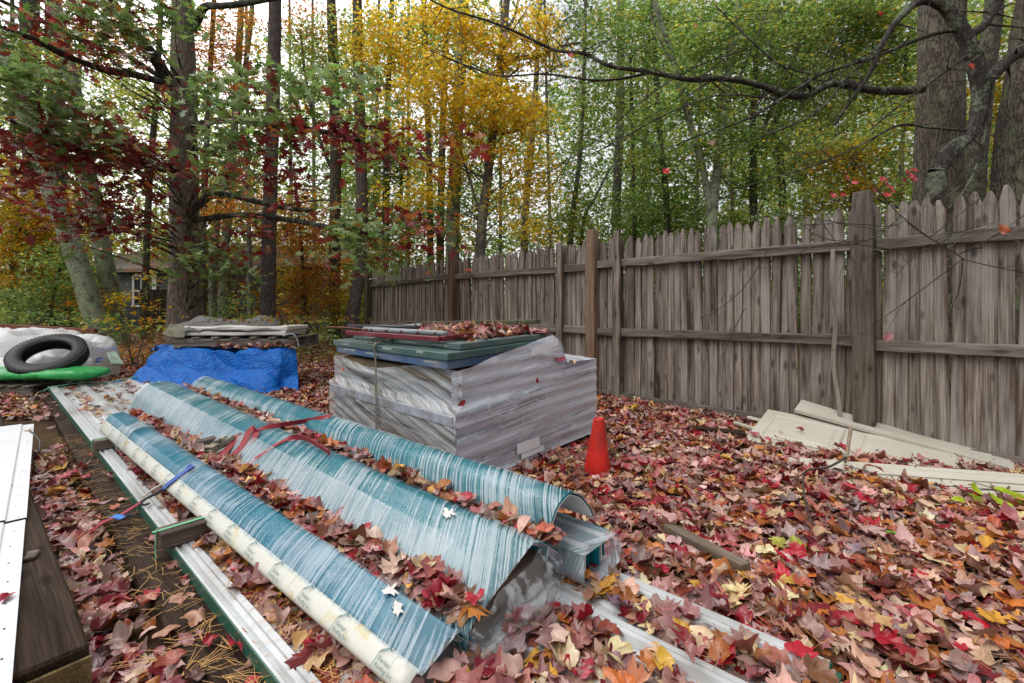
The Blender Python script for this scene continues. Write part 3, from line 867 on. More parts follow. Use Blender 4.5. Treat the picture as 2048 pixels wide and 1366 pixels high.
PAL = np.array([(.20, .009, .016), (.40, .012, .030), (.62, .36, .31), (.36, .125, .095), (.18, .070, .030), (.46, .155, .034), (.68, .50, .29), (.60, .32, .045), (.31, .22, .24), (.11, .027, .022), (.35, .075, .034)])
PW = np.array([.12, .13, .15, .11, .11, .14, .10, .035, .03, .05, .10])
PWF = np.array([.05, .04, .12, .15, .24, .18, .10, .05, .02, .05, .05])
def tints(n, w, pal=PAL, jit=.18, rs=RNG):
    c = pal[rs.choice(len(pal), n, p=w / w.sum())]
    return np.clip(c * np.exp(rs.normal(0, jit, (n, 1))) * np.exp(rs.normal(0, .06, (n, 3))), .004, .8)
LT = [maple_tpl(200 + k, 1.0 + .06 * k) for k in range(13)] + [oak_tpl(230 + k, 1.1) for k in range(3)] + [oval_tpl(240 + k, 1.0) for k in range(2)]
LT_SZ = [1.0] * 13 + [1.45] * 3 + [.85] * 2
LP = np.array([.054] * 13 + [.045] * 3 + [.08] * 2); LP /= LP.sum()
LM = [maple_tpl(260 + k, 1.0, 1) for k in range(5)] + [oak_tpl(270, 1.0, 2)]
LEAF_ME = []
for tp in LT:
    me = bpy.data.meshes.new('leaf'); me.from_pydata(tp.V.tolist(), [], tp.F.tolist())
    ul = me.uv_layers.new(name='UVMap'); li = np.empty(len(me.loops), np.int32); me.loops.foreach_get('vertex_index', li)
    ul.data.foreach_set('uv', tp.UV[li].astype(np.float32).ravel())
    me.polygons.foreach_set('use_smooth', np.ones(len(me.polygons), bool)); me.materials.append(M['litter_obj']); LEAF_ME.append(me)
def place_leaf(k, pos, R, sc, tint, parent, name='leaf'):
    o = bpy.data.objects.new(name, LEAF_ME[k]); COL.objects.link(o)
    m = Matrix(R.tolist()).to_4x4(); m = Matrix.Translation(pos.tolist()) @ m @ Matrix.Scale(float(sc), 4)
    o.matrix_basis = m; o.color = (*[float(x) for x in tint], 1)
    if parent is not None: adopt(o, parent)
    return o
def scatter(pos, tilt_sd, size=(.075, .125), w=PW, tpls=LT, lp=LP, szs=LT_SZ):
    n = len(pos)
    k = RNG.choice(len(tpls), n, p=lp)
    R = rotmats(RNG.uniform(0, 6.283, n), np.abs(RNG.normal(0, tilt_sd, n)) + np.where(RNG.random(n) < .45, math.pi, 0), RNG.uniform(0, 6.283, n))
    sc = RNG.uniform(*size, n) * (np.asarray(szs)[k] if szs is not None else 1)
    return k, pos, R, sc, tints(n, w)
def in_view(P, m=30):
    px = CX + P[:, 0] / P[:, 1] * F; py = HZ - (P[:, 2] - H) / P[:, 1] * F
    return (P[:, 1] > .3) & (px > -m) & (px < 2048 + m) & (py < 1366 + m), px, py
def to_acc(acc, data, sel, tpls=LT):
    k, pos, R, sc, ti = data
    for q in range(len(tpls)):
        m = sel & (k == q); acc.add(tpls[q], pos[m], R[m], sc[m], ti[m])

# --- ground litter
S0 = np.array([-.315, 2.57]); SL = np.array([-.712, .702]); SR = np.array([.694, .72])
def S(a, b, z): p = S0 + SL * a + SR * b; return np.array([p[0], p[1], z + .035 * b])
def on_obj(P):
    u = (P[:, :2] - BO) @ BD; w = (P[:, :2] - BO) @ BP
    m = (u > -.03) & (u < 7.42) & (w > -.035) & (w < 1.02)
    r = P[:, :2] - S0; a = r @ SL; b = r @ SR
    m |= (a > .03) & (a < 1.65) & (b > .03) & (b < 1.4)
    q = P[:, :2] - e2[:2]; al = q @ dirt2[:2]; pe = q @ perp2[:2]
    m |= (pe > -.02) & (al < .02) & (al > -2.3)
    fs = (P[:, :2] - FA) @ FN
    m |= fs < .035
    m |= (u > .15) & (u < 7.3) & (w > -.20) & (w < 0) & (RNG.random(len(P)) < .82)
    return m
def region(n, x0, x1, y0, y1):
    return np.stack([RNG.uniform(x0, x1, n), RNG.uniform(y0, y1, n), np.zeros(n)], 1)
litter = Leaves()
P = region(38000, -3.4, 5.2, .75, 4.4)
P[:, 2] = .004 + RNG.beta(1.3, 2.0, len(P)) * .045
v, px, py = in_view(P, 330); P = P[v & ~on_obj(P)]
D1 = scatter(P, .17, (.045, .108))
# the 300 that show largest: single leaves
v, px, py = in_view(P, -10)
scr = np.where(v & (P[:, 2] > .024), D1[3] / P[:, 1], 0)
big = np.argsort(-scr)[:300]; sel = np.ones(len(P), bool); sel[big] = False
for i in big: place_leaf(D1[0][i], D1[1][i], D1[2][i], D1[3][i], D1[4][i], ground)
to_acc(litter, D1, sel)
P = region(32000, -7.5, 4.2, 4.2, 8.2); P[:, 2] = .004 + RNG.beta(1.3, 2.2, len(P)) * .05
v, px, py = in_view(P, 300); P = P[v & ~on_obj(P)]
nearf = (P[:, 0] > -2.3)
D2 = scatter(P, .35, (.065, .12), PW * .4 + PWF * .6, LM, np.array([.18] * 5 + [.1]), None); to_acc(litter, D2, np.ones(len(P), bool), LM)
P = region(26000, -16, 2, 8.0, 17); P[:, 2] = .01 + RNG.random(len(P)) * .05
v, px, py = in_view(P, 300); P = P[v & ~on_obj(P)]
D3 = scatter(P, .4, (.07, .13), PWF, [DIA, STAR], np.array([.5, .5]), None); to_acc(litter, D3, np.ones(len(P), bool), [DIA, STAR])
# leaves on the timber beside the panels
n = 700; u = RNG.uniform(.2, 7, n); wv = RNG.uniform(-.20, 0.0, n)
keep = RNG.random(n) < np.where(u < 2.6, .14, .09)
P = np.array([B(a, b, .082 + RNG.random() * .012) for a, b in zip(u[keep], wv[keep])])
D4 = scatter(P, .2, (.045, .09), PW); to_acc(litter, D4, np.ones(len(P), bool))
lo = litter.obj('leaf_litter', M['litter']); tag(lo, 'thick litter of red, pink and brown fallen leaves over the yard', 'leaf litter', kind='stuff')

# --- heaps of leaves lying on things: a thing each, its largest leaves single
def heap(pts, label, nsingle, tilt, size=(.06, .115), w=PW, name='leaf_heap', group=None):
    P = np.asarray(pts); D = scatter(P, tilt, size, w)
    v, px, py = in_view(P, 0); fac = D[3] / np.maximum(P[:, 1], .2)
    zr = np.argsort(np.argsort(P[:, 2])) / len(P)
    order = np.argsort(-np.where(v, fac * (.6 + zr), 0))[:nsingle]
    c = P.mean(0); t_ = thing(name, c, label, 'leaf heap', group)
    sel = np.ones(len(P), bool); sel[order] = False
    for i in order: place_leaf(D[0][i], D[1][i], D[2][i], D[3][i], D[4][i], t_)
    acc = Leaves(); to_acc(acc, D, sel)
    if acc.parts:
        o = acc.obj('small_leaves', M['litter'], t_); o['kind'] = 'stuff'
    return t_
GL = 'leaf heaps on the stacked metal'
pts = []
for _ in range(620):                      # between left and middle bundle
    u = RNG.uniform(.74, 4.2)
    wl, zl = LB.prof(u)[9]; wm, zm = MBd.prof(u)[25]
    f = RNG.random() * .62
    w = wl + .02 + (wm - wl) * f
    zs = max(LB.zat(u, w), MBd.zat(u, w), .12)
    base = .17 + .05 * mnoise.noise(Vector((u * 3, 2, 7)))
    if w > .47: continue
    pts.append(B(u, w, max(zs + .006 + RNG.random() * .02, base + RNG.random() * .05)))
heap(pts, 'curled red and tan leaves piled in the trough between left and middle bundles', 110, .30, (.055, .11), group=GL)
pts = []
for _ in range(640):                      # between middle and right bundle
    u = RNG.uniform(.70, 4.9)
    w0 = MBd.prof(u)[5][0]; w1 = RB.prof(u)[-4][0] + .03
    if u < 1.5: w0 = MBd.prof(u)[1][0]
    w0 = min(w0, w1 - .07)
    w = RNG.uniform(w0, w1 + .02); zs = max(MBd.zat(u, w), .2)
    pts.append(B(u, w, max(zs, .215 if u < 1.5 else .235) + .006 + RNG.random() * .035))
heap(pts, 'red and golden leaves packed between the middle and right bundles', 100, .32, (.05, .10), group=GL)
def pan_z(w): return .105 if min(abs(w - c) for c in (.035, .262, .488, .715, .92)) > .03 else .125
pts = []
for _ in range(1100):
    u = RNG.uniform(-.02, .98); w = RNG.uniform(.16, .95)
    if abs(w - .93) < .062 and RNG.random() < .95: continue
    if abs(w - .715) < .05 and RNG.random() < .93: continue
    if u > .75 and w < .9: continue
    if u > .69 and .34 < w < .76: continue
    if u > .71 and w < .80: continue
    pts.append(B(u, w, pan_z(w) + .004 + RNG.random() ** 1.5 * .03))
heap(pts, 'wet red leaves covering the near ends of the roofing panels below the bundles', 130, .16, (.05, .105), group=GL)
pts = []
for _ in range(760):
    u = RNG.uniform(.55, 3.9); w = RNG.uniform(.066, .19)
    if RNG.random() > (.95 if u < 3 else .6): continue
    pts.append(B(u, w, .104 + RNG.random() * .022))
heap(pts, 'leaves lying in the panel channel beside the cream strip of the left bundle', 70, .25, (.045, .09), group=GL)
pts = []
for _ in range(420):
    u = RNG.uniform(3.9, 7.2); w = RNG.uniform(.06, .9)
    if min(abs(w - c) for c in (.035, .262, .488, .715, .92)) < .04: continue
    if LB.zat(u, w) > 0 and u < 4.3 or MBd.zat(u, w) > 0 and u < 5: continue
    pts.append(B(u, w, .104 + RNG.random() * .012))
heap(pts, 'small brown leaves scattered over the far bare end of the roofing panels', 40, .15, (.035, .08), PWF, group=GL)

# --- pine needles
mb = MB()
def needles(n, f, ln=(.05, .11)):
    for _ in range(n):
        p, yaw = f(); L = RNG.uniform(*ln); d = np.array([math.cos(yaw), math.sin(yaw), RNG.normal(0, .06)]); sd = np.array([-d[1], d[0], 0])
        m = p + d * L * .5 + sd * RNG.normal(0, .008) + np.array([0, 0, .003])
        e = p + d * L; r = .0008
        mb.add([p - sd * r, p + sd * r, m + sd * r, m - sd * r, e + sd * r * .5, e - sd * r * .5], [(0, 1, 2, 3), (3, 2, 4, 5)])
needles(420, lambda: (B(RNG.uniform(.3, 4.6), RNG.uniform(-.21, -.02), .0805 + RNG.random() * .006), RNG.normal(.4, .8)))
needles(520, lambda: (B(RNG.uniform(.75, 2.0), RNG.uniform(.05, .2), .106 + RNG.random() * .02), RNG.uniform(0, 6.28)))
needles(260, lambda: (B(RNG.uniform(.2, 7.2), RNG.uniform(.05, .9), .106 + RNG.random() * .03), RNG.uniform(0, 6.28)))
needles(300, lambda: (np.array([RNG.uniform(-2, 2.4), RNG.uniform(.9, 3.4), .05 + RNG.random() * .02]), RNG.uniform(0, 6.28)))
for _ in range(26):                       # little fans of needles
    c0 = B(RNG.uniform(.35, 1.6), RNG.uniform(-.2, .1), .084); c0[2] = .084 if uw(c0)[1] < 0 else .108; a0 = RNG.uniform(0, 6.28)
    needles(5, lambda: (c0.copy(), a0 + RNG.normal(0, .25)), (.07, .13))
M['needle'] = m_plain('dry pine needles', (.52, .27, .07), .5, .35, 3)
o = mb.obj('pine_needles', M['needle']); tag(o, 'fallen orange pine needles over timbers, panels and leaves', 'pine needles', kind='stuff')

# ------------------------------------------------------------------ ratchet strap
M['red_web'] = None
t = NT('red webbing'); uv = t.n('UVMap').outputs[0]
wv = t.math('SINE', t.math('MULTIPLY', t.n('SeparateXYZ', i0=uv).outputs[0], 900))
c = t.mix(t.math('MULTIPLY', t.math('ADD', wv, 1), .25), (.32, .018, .028), (.16, .010, .016))
M['red_web'] = t.done(t.bsdf(c, .6, t.bump(wv, .4, .002)))
M['blue_web'] = m_plain('blue strap sleeve', (.025, .085, .36), .5, .2, 20)
M['steel'] = m_plain('dull steel', (.36, .33, .25), .4, .3, 20, .1, .7, dirt=(.12, .09, .04))
M['black_iron'] = m_plain('black hook steel', (.03, .032, .035), .38, .2, 10, .05, .3)
M['white_rub'] = m_plain('worn pale hook face', (.55, .52, .44), .5, .2, 10)
strap = thing('ratchet_strap', B(2.6, .3, .25), 'red ratchet strap with blue sleeve and hook thrown over the wrapped trim bundles', 'ratchet strap')
BPz = np.append(BP, 0); BDz = np.append(BD, 0)
mb = MB()
ribbon(mb, [G(183, 1062, .09), G(205, 1045, .10), G(240, 1030, .10), G(270, 1012, .12), G(287, 1000, .137)], .027, BDz, .003)
mb.obj('webbing', M['red_web'], strap)
mb = MB(); ribbon(mb, [onb(428, 902, .012), onb(405, 915, .008), onb(385, 931, .008), onb(360, 950, .008), onb(345, 961, .008), G(325, 977, .185)], .032, BDz, .004)
mb.obj('sleeve', M['blue_web'], strap)
mb = MB(); ribbon(mb, [onb(512, 860, .012), onb(535, 854, .012), onb(560, 850, .03), onb(610, 842, .012), onb(640, 836, .008), onb(662, 832, .008)], .026, [BDz, (0, 0, 1), (0, 0, 1), BDz], .003)
mb.obj('webbing', M['red_web'], strap)
mb = MB(); ribbon(mb, [onb(486, 936, .01), onb(510, 918, .008), onb(535, 900, .008), onb(560, 885, .008), onb(580, 877, .010), onb(605, 875, .025), onb(632, 888, .022), onb(660, 906, .02)], .030, [BDz, BDz, BDz, (0, -.4, 1), (0, -.5, 1)], .003)
mb.obj('webbing', M['red_web'], strap)
mb = MB()
ribbon(mb, [G(430, 916, .235), G(455, 898, .262), G(474, 880, .292), G(482, 871, .305), G(474, 872, .302), G(465, 885, .285), G(445, 910, .25)], .034, BDz * .8 + np.array([0, 0, .3]), .003, 7)
ribbon(mb, [G(458, 917, .238), G(483, 893, .285), G(497, 866, .335), G(506, 856, .352), G(513, 863, .345), G(504, 885, .30), G(480, 910, .25), G(462, 922, .235)], .034, BDz * .8 + np.array([0, 0, .35]), .003, 7)
mb.obj('webbing_loop', M['red_web'], strap)
mb = MB()
c0 = G(440, 893, .272); dd = G(470, 876, .295) - G(420, 905, .262); dd /= np.linalg.norm(dd); sd = BDz - dd * (BDz @ dd); sd /= np.linalg.norm(sd); uu = np.cross(dd, sd)
uu = uu if uu[2] > 0 else -uu
for q in (-1, 1):
    mb.box(c0 + sd * .024 * q + uu * .01, (.072, .0018, .016), [dd, sd, uu])
    mb.box(c0 + sd * .031 * q + uu * .018 + dd * .02, (.05, .0015, .012), [dd, sd, uu])
    mb.tube([c0 + sd * .020 * q + dd * .058 + uu * .012, c0 + sd * .027 * q + dd * .058 + uu * .012], .021, 14)
mb.tube([c0 - sd * .033 + dd * .058 + uu * .012, c0 + sd * .033 + dd * .058 + uu * .012], .009, 10)
mb.tube([c0 - sd * .033 - dd * .065 + uu * .01, c0 + sd * .033 - dd * .065 + uu * .01], .005, 8)
mb.box(c0 - dd * .045 + uu * .028, (.022, .03, .003), [dd, sd, uu])
mb.obj('ratchet', M['steel'], strap)
mb = MB()
hp = [G(332, 970, .192), G(318, 983, .178), G(300, 993, .160), G(289, 999, .152), G(283, 1006, .140), G(288, 1010, .132), G(300, 1006, .135)]
pp, rr = smooth_path(hp, [.006, .0065, .0065, .006, .0055, .005, .004], 5); mb.tube(pp, rr, 8); mb.obj('hook', M['black_iron'], strap)
mb = MB()
hp = [G(325, 968, .195), G(309, 977, .183), G(297, 985, .172), G(286, 994, .162)]
pp, rr = smooth_path(hp, [.005, .0055, .005, .004], 5); mb.tube(pp, rr, 8); mb.obj('hook_arm', M['white_rub'], strap)
M['tape'] = m_plain('blue painter tape', (.03, .21, .62), .5, .15, 30)
mb = MB(); cc = G(239, 1033, .118)
rows = [[cc + np.array([-.030 + .06 * i / 5, -.024 + .048 * j / 4 + .008 * i / 5, .006 * math.sin(i * 1.3) + .004 * j - .0015 * j * j]) for j in range(5)] for i in range(6)]
o = mb.grid(np.array(rows)).obj('tape_flag', M['tape'], strap); solid(o, .001)

# ------------------------------------------------------------------ white metal trim on the left timber
trd = G(28, 1366, .165) - G(68, 848, .165); trl = np.linalg.norm(trd); trd /= trl; trp = np.array([trd[1], -trd[0], 0]); trp = trp if trp[0] < 0 else -trp
M['white_trim'] = m_plain('white vinyl trim', (.72, .73, .75), .45, .04, 2, .05, dirt=(.60, .61, .63))
M['hole'] = m_plain('dark nail hole', (.02, .02, .02), .8, .1)
def trim(label, s0, s1, z, dw, gap):
    prof = [(0, -.004), (.0005, 0), (.030, .0005), (.058, 0), (.060, .008), (.0635, .0095), (.10, .0095), (.16, .0098), (.24, .0095), (.32, .0095), (.33, .0)]
    st = G(68, 848, .165)
    P = [[st + trd * u + trp * (w + dw) + np.array([0, 0, z + zz]) for w, zz in prof] for u in np.linspace(s0, s1, 14)]
    o = MB().grid(np.array(P), smooth=False).obj('white_trim', M['white_trim']); solid(o, .0022)
    tag(o, label, 'metal trim', 'white trim pieces on the left timber')
    mb = MB()
    for k, u in enumerate(np.arange(s0 + .12, s1, .155)):
        c = st + trd * u + trp * (.028 + dw + RNG.normal(0, .006)) + np.array([0, 0, z + .0016])
        n = 8; mb.add([c + trd * math.cos(2 * math.pi * q / n) * .0038 + trp * math.sin(2 * math.pi * q / n) * .003 for q in range(n)], [tuple(range(n))])
    mb.obj('nail_holes', M['hole'], o)
    return o
sj = float(np.linalg.norm(G(48, 1035, .165) - G(68, 848, .165)))
trim('far length of white trim with nailing flange on the left timber, leaves on its end', 0.02, sj + .02, .006, 0, 0)
trim('nearest length of white trim with a row of nail holes at the bottom left corner', sj + .035, trl + .5, .002, .003, 0)
beam_obj('wood_block', G(77, 1112, .152), G(50, 1118, .152), .06, .03, M['sticker']); tag(bpy.data.objects['wood_block'], 'short broken wood block tucked under the near white trim on the timber', 'wood block')
M['cable'] = m_plain('black cable', (.015, .015, .017), .4, .1)
mb = MB(); pp = smooth_path([G(60, 862, .18), G(72, 872, .17), G(80, 885, .16), G(76, 905, .12), G(64, 915, .10), G(70, 930, .09), G(66, 942, .06)], None, 6)
o = mb.tube(pp, .005, 7).obj('cable', M['cable']); tag(o, 'thin black cable looping beside the far white trim', 'cable')
# ------------------------------------------------------------------ wrapped pallet of door panels
M['slab_blue'] = m_plain('blue grey door edge', (.075, .11, .19), .45, .25, 7, .05, dirt=(.28, .29, .31))
M['slab_grey'] = m_plain('grey door edge', (.36, .38, .43), .45, .25, 7, .05, dirt=(.10, .07, .04))
M['slab_brown'] = m_plain('stained packing board', (.22, .145, .075), .6, .4, 6, .1, dirt=(.06, .04, .02))
M['door_green'] = m_plain('dusty dark green door', (.045, .105, .098), .45, .25, 6, .05, dirt=(.14, .16, .15))
M['door_blue'] = m_plain('dusty blue door', (.05, .11, .24), .45, .3, 6, .05, dirt=(.20, .22, .25))
M['maroon'] = m_plain('maroon painted channel', (.15, .015, .025), .4, .2, 8, .05)
SL3, SR3 = np.append(SL, 0), np.append(SR, 0)
def Sbox(mb, a0, a1, b0, b1, z0, z1):
    c = (S(a0, b0, z0) + S(a1, b1, z1)) / 2
    sr = S(0, 1, 0) - S(0, 0, 0)
    return mb.box(c, ((a1 - a0) / 2, (b1 - b0) / 2, (z1 - z0) / 2), [SL3, sr, (0, 0, 1)])
stack = thing('wrapped_door_stack', S(.8, .7, 0), 'tall stack of door panels wrapped in cloudy stretch film in mid yard', 'pallet stack')
z = .03; k = 0
for th in (.085, .078, .082, .080, .085):
    mb = MB(); ja, jb = RNG.normal(0, .008, 2)
    Sbox(mb, .015 + ja, 1.62 + ja, .015 + jb, 1.385 + jb, z, z + th - .020); bevel(mb.obj('door_slab', M[('slab_grey', 'slab_blue', 'slab_grey', 'slab_blue', 'slab_grey')[k]], stack), .006, 1)
    z += th; k += 1
for th, b1 in ((.075, .96), (.07, .955), (.075, .96)):
    mb = MB(); ja = RNG.normal(0, .006)
    Sbox(mb, .06 + ja, 1.57, .05, b1, z, z + th - .012); bevel(mb.obj('door_slab', M[('slab_blue', 'slab_brown', 'slab_blue')[k % 3]], stack), .006, 1)
    z += th; k += 1
mb = MB(); Sbox(mb, .04, .80, .965, 1.38, .445, .575); bevel(mb.obj('door_slab', M['slab_blue'], stack), .006, 1)
mb = MB(); Sbox(mb, .60, 1.55, .60, 1.0, .70, .86); mb.obj('door_slab', M['slab_grey'], stack)
def stackfilm(name, tint, haze, amt, su, sv, skew, seed, dirt, da=.5):
    t = NT(name); uv = t.n('UVMap').outputs[0]
    sx = t.n('SeparateXYZ', i0=uv)
    v2 = t.math('ADD', sx.outputs[1], t.math('MULTIPLY', sx.outputs[0], skew))
    wob = t.noise(t.mapping(uv, (2, 3, 1)), 1.0, 3)
    cv = t.n('CombineXYZ', i0=t.math('MULTIPLY', sx.outputs[0], sv), i1=t.math('MULTIPLY', t.math('ADD', v2, t.math('MULTIPLY', wob, .025)), su), i2=float(seed)).outputs[0]
    a = t.noise(cv, 1.0, 5, .65); b = t.noise(t.mapping(cv, (2.5, 2.7, 1)), 1.0, 4, .65)
    big = t.noise(t.mapping(uv, (2.2, 4, 1), loc=(seed, 2, 0)), 1.0, 4, .65)
    lay = t.noise(t.n('CombineXYZ', i0=t.math('MULTIPLY', sx.outputs[0], .8), i1=t.math('MULTIPLY', t.math('ADD', sx.outputs[1], t.math('MULTIPLY', sx.outputs[0], skew * .25)), 15.0), i2=float(seed + 3)).outputs[0], 1.0, 2, .5)
    st = t.math('ADD', t.math('ADD', t.math('MULTIPLY', a, .40), t.math('MULTIPLY', b, .28)), t.math('ADD', t.math('MULTIPLY', big, .20), t.math('SUBTRACT', t.math('MULTIPLY', lay, .5), .08)))
    vc = t.n('TexVoronoi', _feature='DISTANCE_TO_EDGE', Vector=t.mapping(t.n('CombineXYZ', i0=sx.outputs[0], i1=t.math('ADD', v2, t.math('MULTIPLY', wob, .25)), i2=float(seed)).outputs[0], (6, 17, 1)), Scale=1.0)
    crz = t.math('MULTIPLY', t.ramp(vc.outputs[0], [(0.0, 1.0), (.05, 0.0)]), t.ramp(big, [(.45, 0.0), (.62, 1.0)]))
    st = t.math('ADD', st, t.math('MULTIPLY', crz, .16))  # pale crinkle lines, with the glints of the film whitened into the mask
    m = t.ramp(st, [(.44, haze), (.53, haze + amt * .5), (.63, haze + amt)])
    c = t.mix(t.ramp(b, [(.42, 0.0), (.60, 1.0)]), tint, (.80, .82, .86))
    c = t.mix(t.ramp(t.noise(t.mapping(cv, (.6, .55, 1), loc=(7, 1, 3)), 1.0, 5, .7), [(da, 0.0), (da + .13, .85)]), c, dirt)
    nr = t.bump(t.math('ADD', st, t.math('MULTIPLY', t.noise(uv, 40, 4), .3)), .5, .010)
    p = t.bsdf(c, .25, nr, Specular__IOR__Level=.6)
    gl = t.n('BsdfGlossy', Roughness=.12, Color=(1, 1, 1, 1)); t.put(gl.inputs['Normal'], nr)
    fr = t.n('LayerWeight', Blend=.5); t.put(fr.inputs['Normal'], nr)
    clr = t.n('MixShader', i0=t.math('ADD', .03, t.math('MULTIPLY', t.math('POWER', fr.outputs['Facing'], 5.0), .4)), i1=t.n('BsdfTransparent', Color=(.93, .94, .95, 1)).outputs[0], i2=gl.outputs[0])
    return t.done(t.n('MixShader', i0=m, i1=clr.outputs[0], i2=p).outputs[0])
M['sf_left'] = stackfilm('dirty stretch film', (.48, .50, .48), .14, .50, 44, .9, .27, 5, (.14, .095, .04), .46)
M['sf_right'] = stackfilm('cloudy stretch film', (.64, .68, .78), .14, .62, 42, .8, -.05, 15, (.24, .21, .21), .63)
# left face: far end to the front corner
def left_top(a): return .672 - .035 * math.exp(-((a - 1.05) / .28) ** 2) * 0 + .0
rows = []; uvs = []
for i in range(70):
    a = 1.66 - 1.66 * i / 69
    row = []
    for j in range(30):
        g = j / 29; zt = .668 + .012 * math.sin(a * 6); zz = .02 + (zt - .02) * g
        inn = 0.0 if zz < .44 else min(1, (zz - .44) / .02) * (.045)
        if a > 1.5 and zz > .44: inn += .0
        swag = .03 * math.exp(-((a - 1.15) / .35) ** 2) * math.exp(-((zz - .60) / .05) ** 2)
        ndz = -.07 * math.exp(-((a - 1.15) / .40) ** 2) * max(0, (g - .75) / .25)
        nz = .007 * mnoise.noise(Vector((a * 4, zz * 22 + a * 6, 1))) + .004 * mnoise.noise(Vector((a * 20, zz * 40, 5)))
        p = S(a, -.004 + inn - swag - nz, zz + ndz); row.append(p); uvs.append((1.66 - a, zz))
    rows.append(row)
MB().grid(np.array(rows), uvs).obj('stretch_film', M['sf_left'], stack)
# right face: front corner to the right end, its top following the steps
def rtop(b): return float(np.interp(b, [0, .10, .45, .90, .955, 1.0, 1.40], [.672, .678, .742, .815, .75, .592, .586]))
rows = []; uvs = []
for i in range(72):
    b = -.006 + 1.41 * i / 71
    row = []
    for j in range(30):
        g = j / 29; zt = rtop(b); zz = .02 + (zt - .02) * g
        inn = .04 * min(1, max(0, (zz - .45) / .03)) * max(0, 1 - max(0, b - .5) / .45) if b < .95 else 0
        inn += max(0, zz - .62) * .12 * max(0, 1 - abs(b - .75) / .5)
        lay = .010 * math.sin(zz * 76) + .004 * math.sin(zz * 33 + b * 4)
        nz = .008 * mnoise.noise(Vector((b * 3.5, zz * 26, 2))) + .005 * mnoise.noise(Vector((b * 18, zz * 60, 8))) + lay * .7
        p = S(-.006 + inn - nz, b, zz); row.append(p); uvs.append((1.66 + b, zz))
    rows.append(row)
MB().grid(np.array(rows), uvs).obj('stretch_film', M['sf_right'], stack)
# far right face and the cap over the low shoulder and the steep film behind it
rows = []; uvs = []
for i in range(40):
    a = -.006 + 1.66 * i / 39; row = []
    for j in range(20):
        zt = .586 if a < .8 else .70; zz = .02 + (zt - .02) * j / 19
        row.append(S(a, 1.402 + .006 * mnoise.noise(Vector((a * 5, zz * 22, 3))), zz)); uvs.append((3.1 + a, zz))
    rows.append(row)
MB().grid(np.array(rows), uvs).obj('stretch_film', M['sf_right'], stack)
rows = []; uvs = []
for i in range(26):
    a = -.006 + .82 * i / 25; row = []
    for j in range(20):
        b = .90 + .505 * j / 19
        zz = float(np.interp(b, [.90, .955, 1.02, 1.405], [.805, .78, .60, .585])) + a * .05 + .008 * mnoise.noise(Vector((a * 9, b * 9, 3)))
        row.append(S(a + .0, b, zz + .003)); uvs.append((a * 2, b))
    rows.append(row)
MB().grid(np.array(rows), uvs).obj('stretch_film', M['sf_right'], stack)
rows = []; uvs = []                        # film pulled up over the back right corner of the doors
for i in range(20):
    row = []
    for j in range(16):
        f = i / 19; g = j / 15
        p = S(.25 + .65 * f, .98 + .05 * g + .03 * math.sin(f * 3), .60 + .265 * g * (1 - .25 * (1 - f)) + .008 * mnoise.noise(Vector((f * 6, g * 9, 1))))
        row.append(p); uvs.append((f, g))
    rows.append(row)
MB().grid(np.array(rows), uvs).obj('stretch_film', M['sf_right'], stack)
M['paper'] = m_plain('white paper sheet', (.76, .77, .78), .5, .06, 10)
for b0, b1, z0, z1, sl in ((.62, .90, .700, .745, .045), (.48, .70, .085, .150, .0), (.52, .74, .045, .082, .0)):
    mb = MB(); q = [S(-.024, b0, z0), S(-.024, b1, z0 + sl), S(-.020, b1, z1 + sl), S(-.020, b0, z1)]
    mb.add(q, [(0, 1, 2, 3)]); o = mb.obj('paper_sheet', M['paper'] if z0 != .40 else M['sf_right'], stack); solid(o, .0015)
M['band'] = m_plain('dirty packing band', (.16, .14, .10), .5, .3, 20)
mb = MB(); ribbon(mb, [S(.86, .2, .83), S(.86, -.02, .795), S(.86, -.032, .74), S(.86, -.025, .60), S(.86, -.02, .03)], .02, SL3, .002); mb.obj('packing_band', M['band'], stack)
# doors strapped on top: two green, one blue
def door(name, corners, z0, z1, mat, label, group='loose doors on the stack'):
    mb = MB(); (a0, a1, b0, b1) = corners; Sbox(mb, a0, a1, b0, b1, z0, z1)
    o = mb.obj(name, mat); bevel(o, .005, 2); tag(o, label, 'door', group)
    mb = MB(); sr = S(0, 1, 0) - S(0, 0, 0)
    for q in range(3):
        c = S(a0 + (a1 - a0) * (.2 + .3 * q), b0 - .001, (z0 + z1) / 2 + .004); mb.box(c + np.append(SL, 0) * RNG.uniform(-.15, .15) + np.array([0, 0, RNG.uniform(-.008, .008)]), (RNG.uniform(.03, .12), .0012, RNG.uniform(.003, .007)), [SL3, sr, (0, 0, 1)])
    mb.obj('worn_edge', m_plain('worn pale door edge', (.32, .36, .35), .6, .4, 12) if 'worn pale door edge' not in bpy.data.materials else bpy.data.materials['worn pale door edge'], o)
    return o
door('flat_door', (.075, 1.52, -.005, .86), .682, .733, M['door_blue'], 'dusty blue door lying under the two green doors on the wrapped stack')
door('flat_door', (.055, 1.55, -.02, .84), .736, .780, M['door_green'], 'lower dark green door lying on the blue door of the wrapped stack')
door('flat_door', (.085, 1.45, .10, .90), .783, .822, M['door_green'], 'upper dark green door, set back, beneath the maroon metal channel')
mb = MB(); ribbon(mb, [S(.80, .42, .826), S(.84, .10, .826), S(.86, .095, .78), S(.86, -.03, .785), S(.865, -.034, .74), S(.865, -.022, .67)], .022, SL3, .002); ribbon(mb, [S(.95, .4, .827), S(.99, .1, .827), S(1.0, -.03, .784)], .02, SL3, .002)
o = mb.obj('loose_strap', M['band']); tag(o, 'dirty frayed strap hanging over the edges of the green doors', 'strap')
c1 = at(880, 680, 2.79); c1[2] = .846; cl = at(694, 665, 3.46); cl[2] = .848; cr = at(986, 662, 3.2); cr[2] = .875
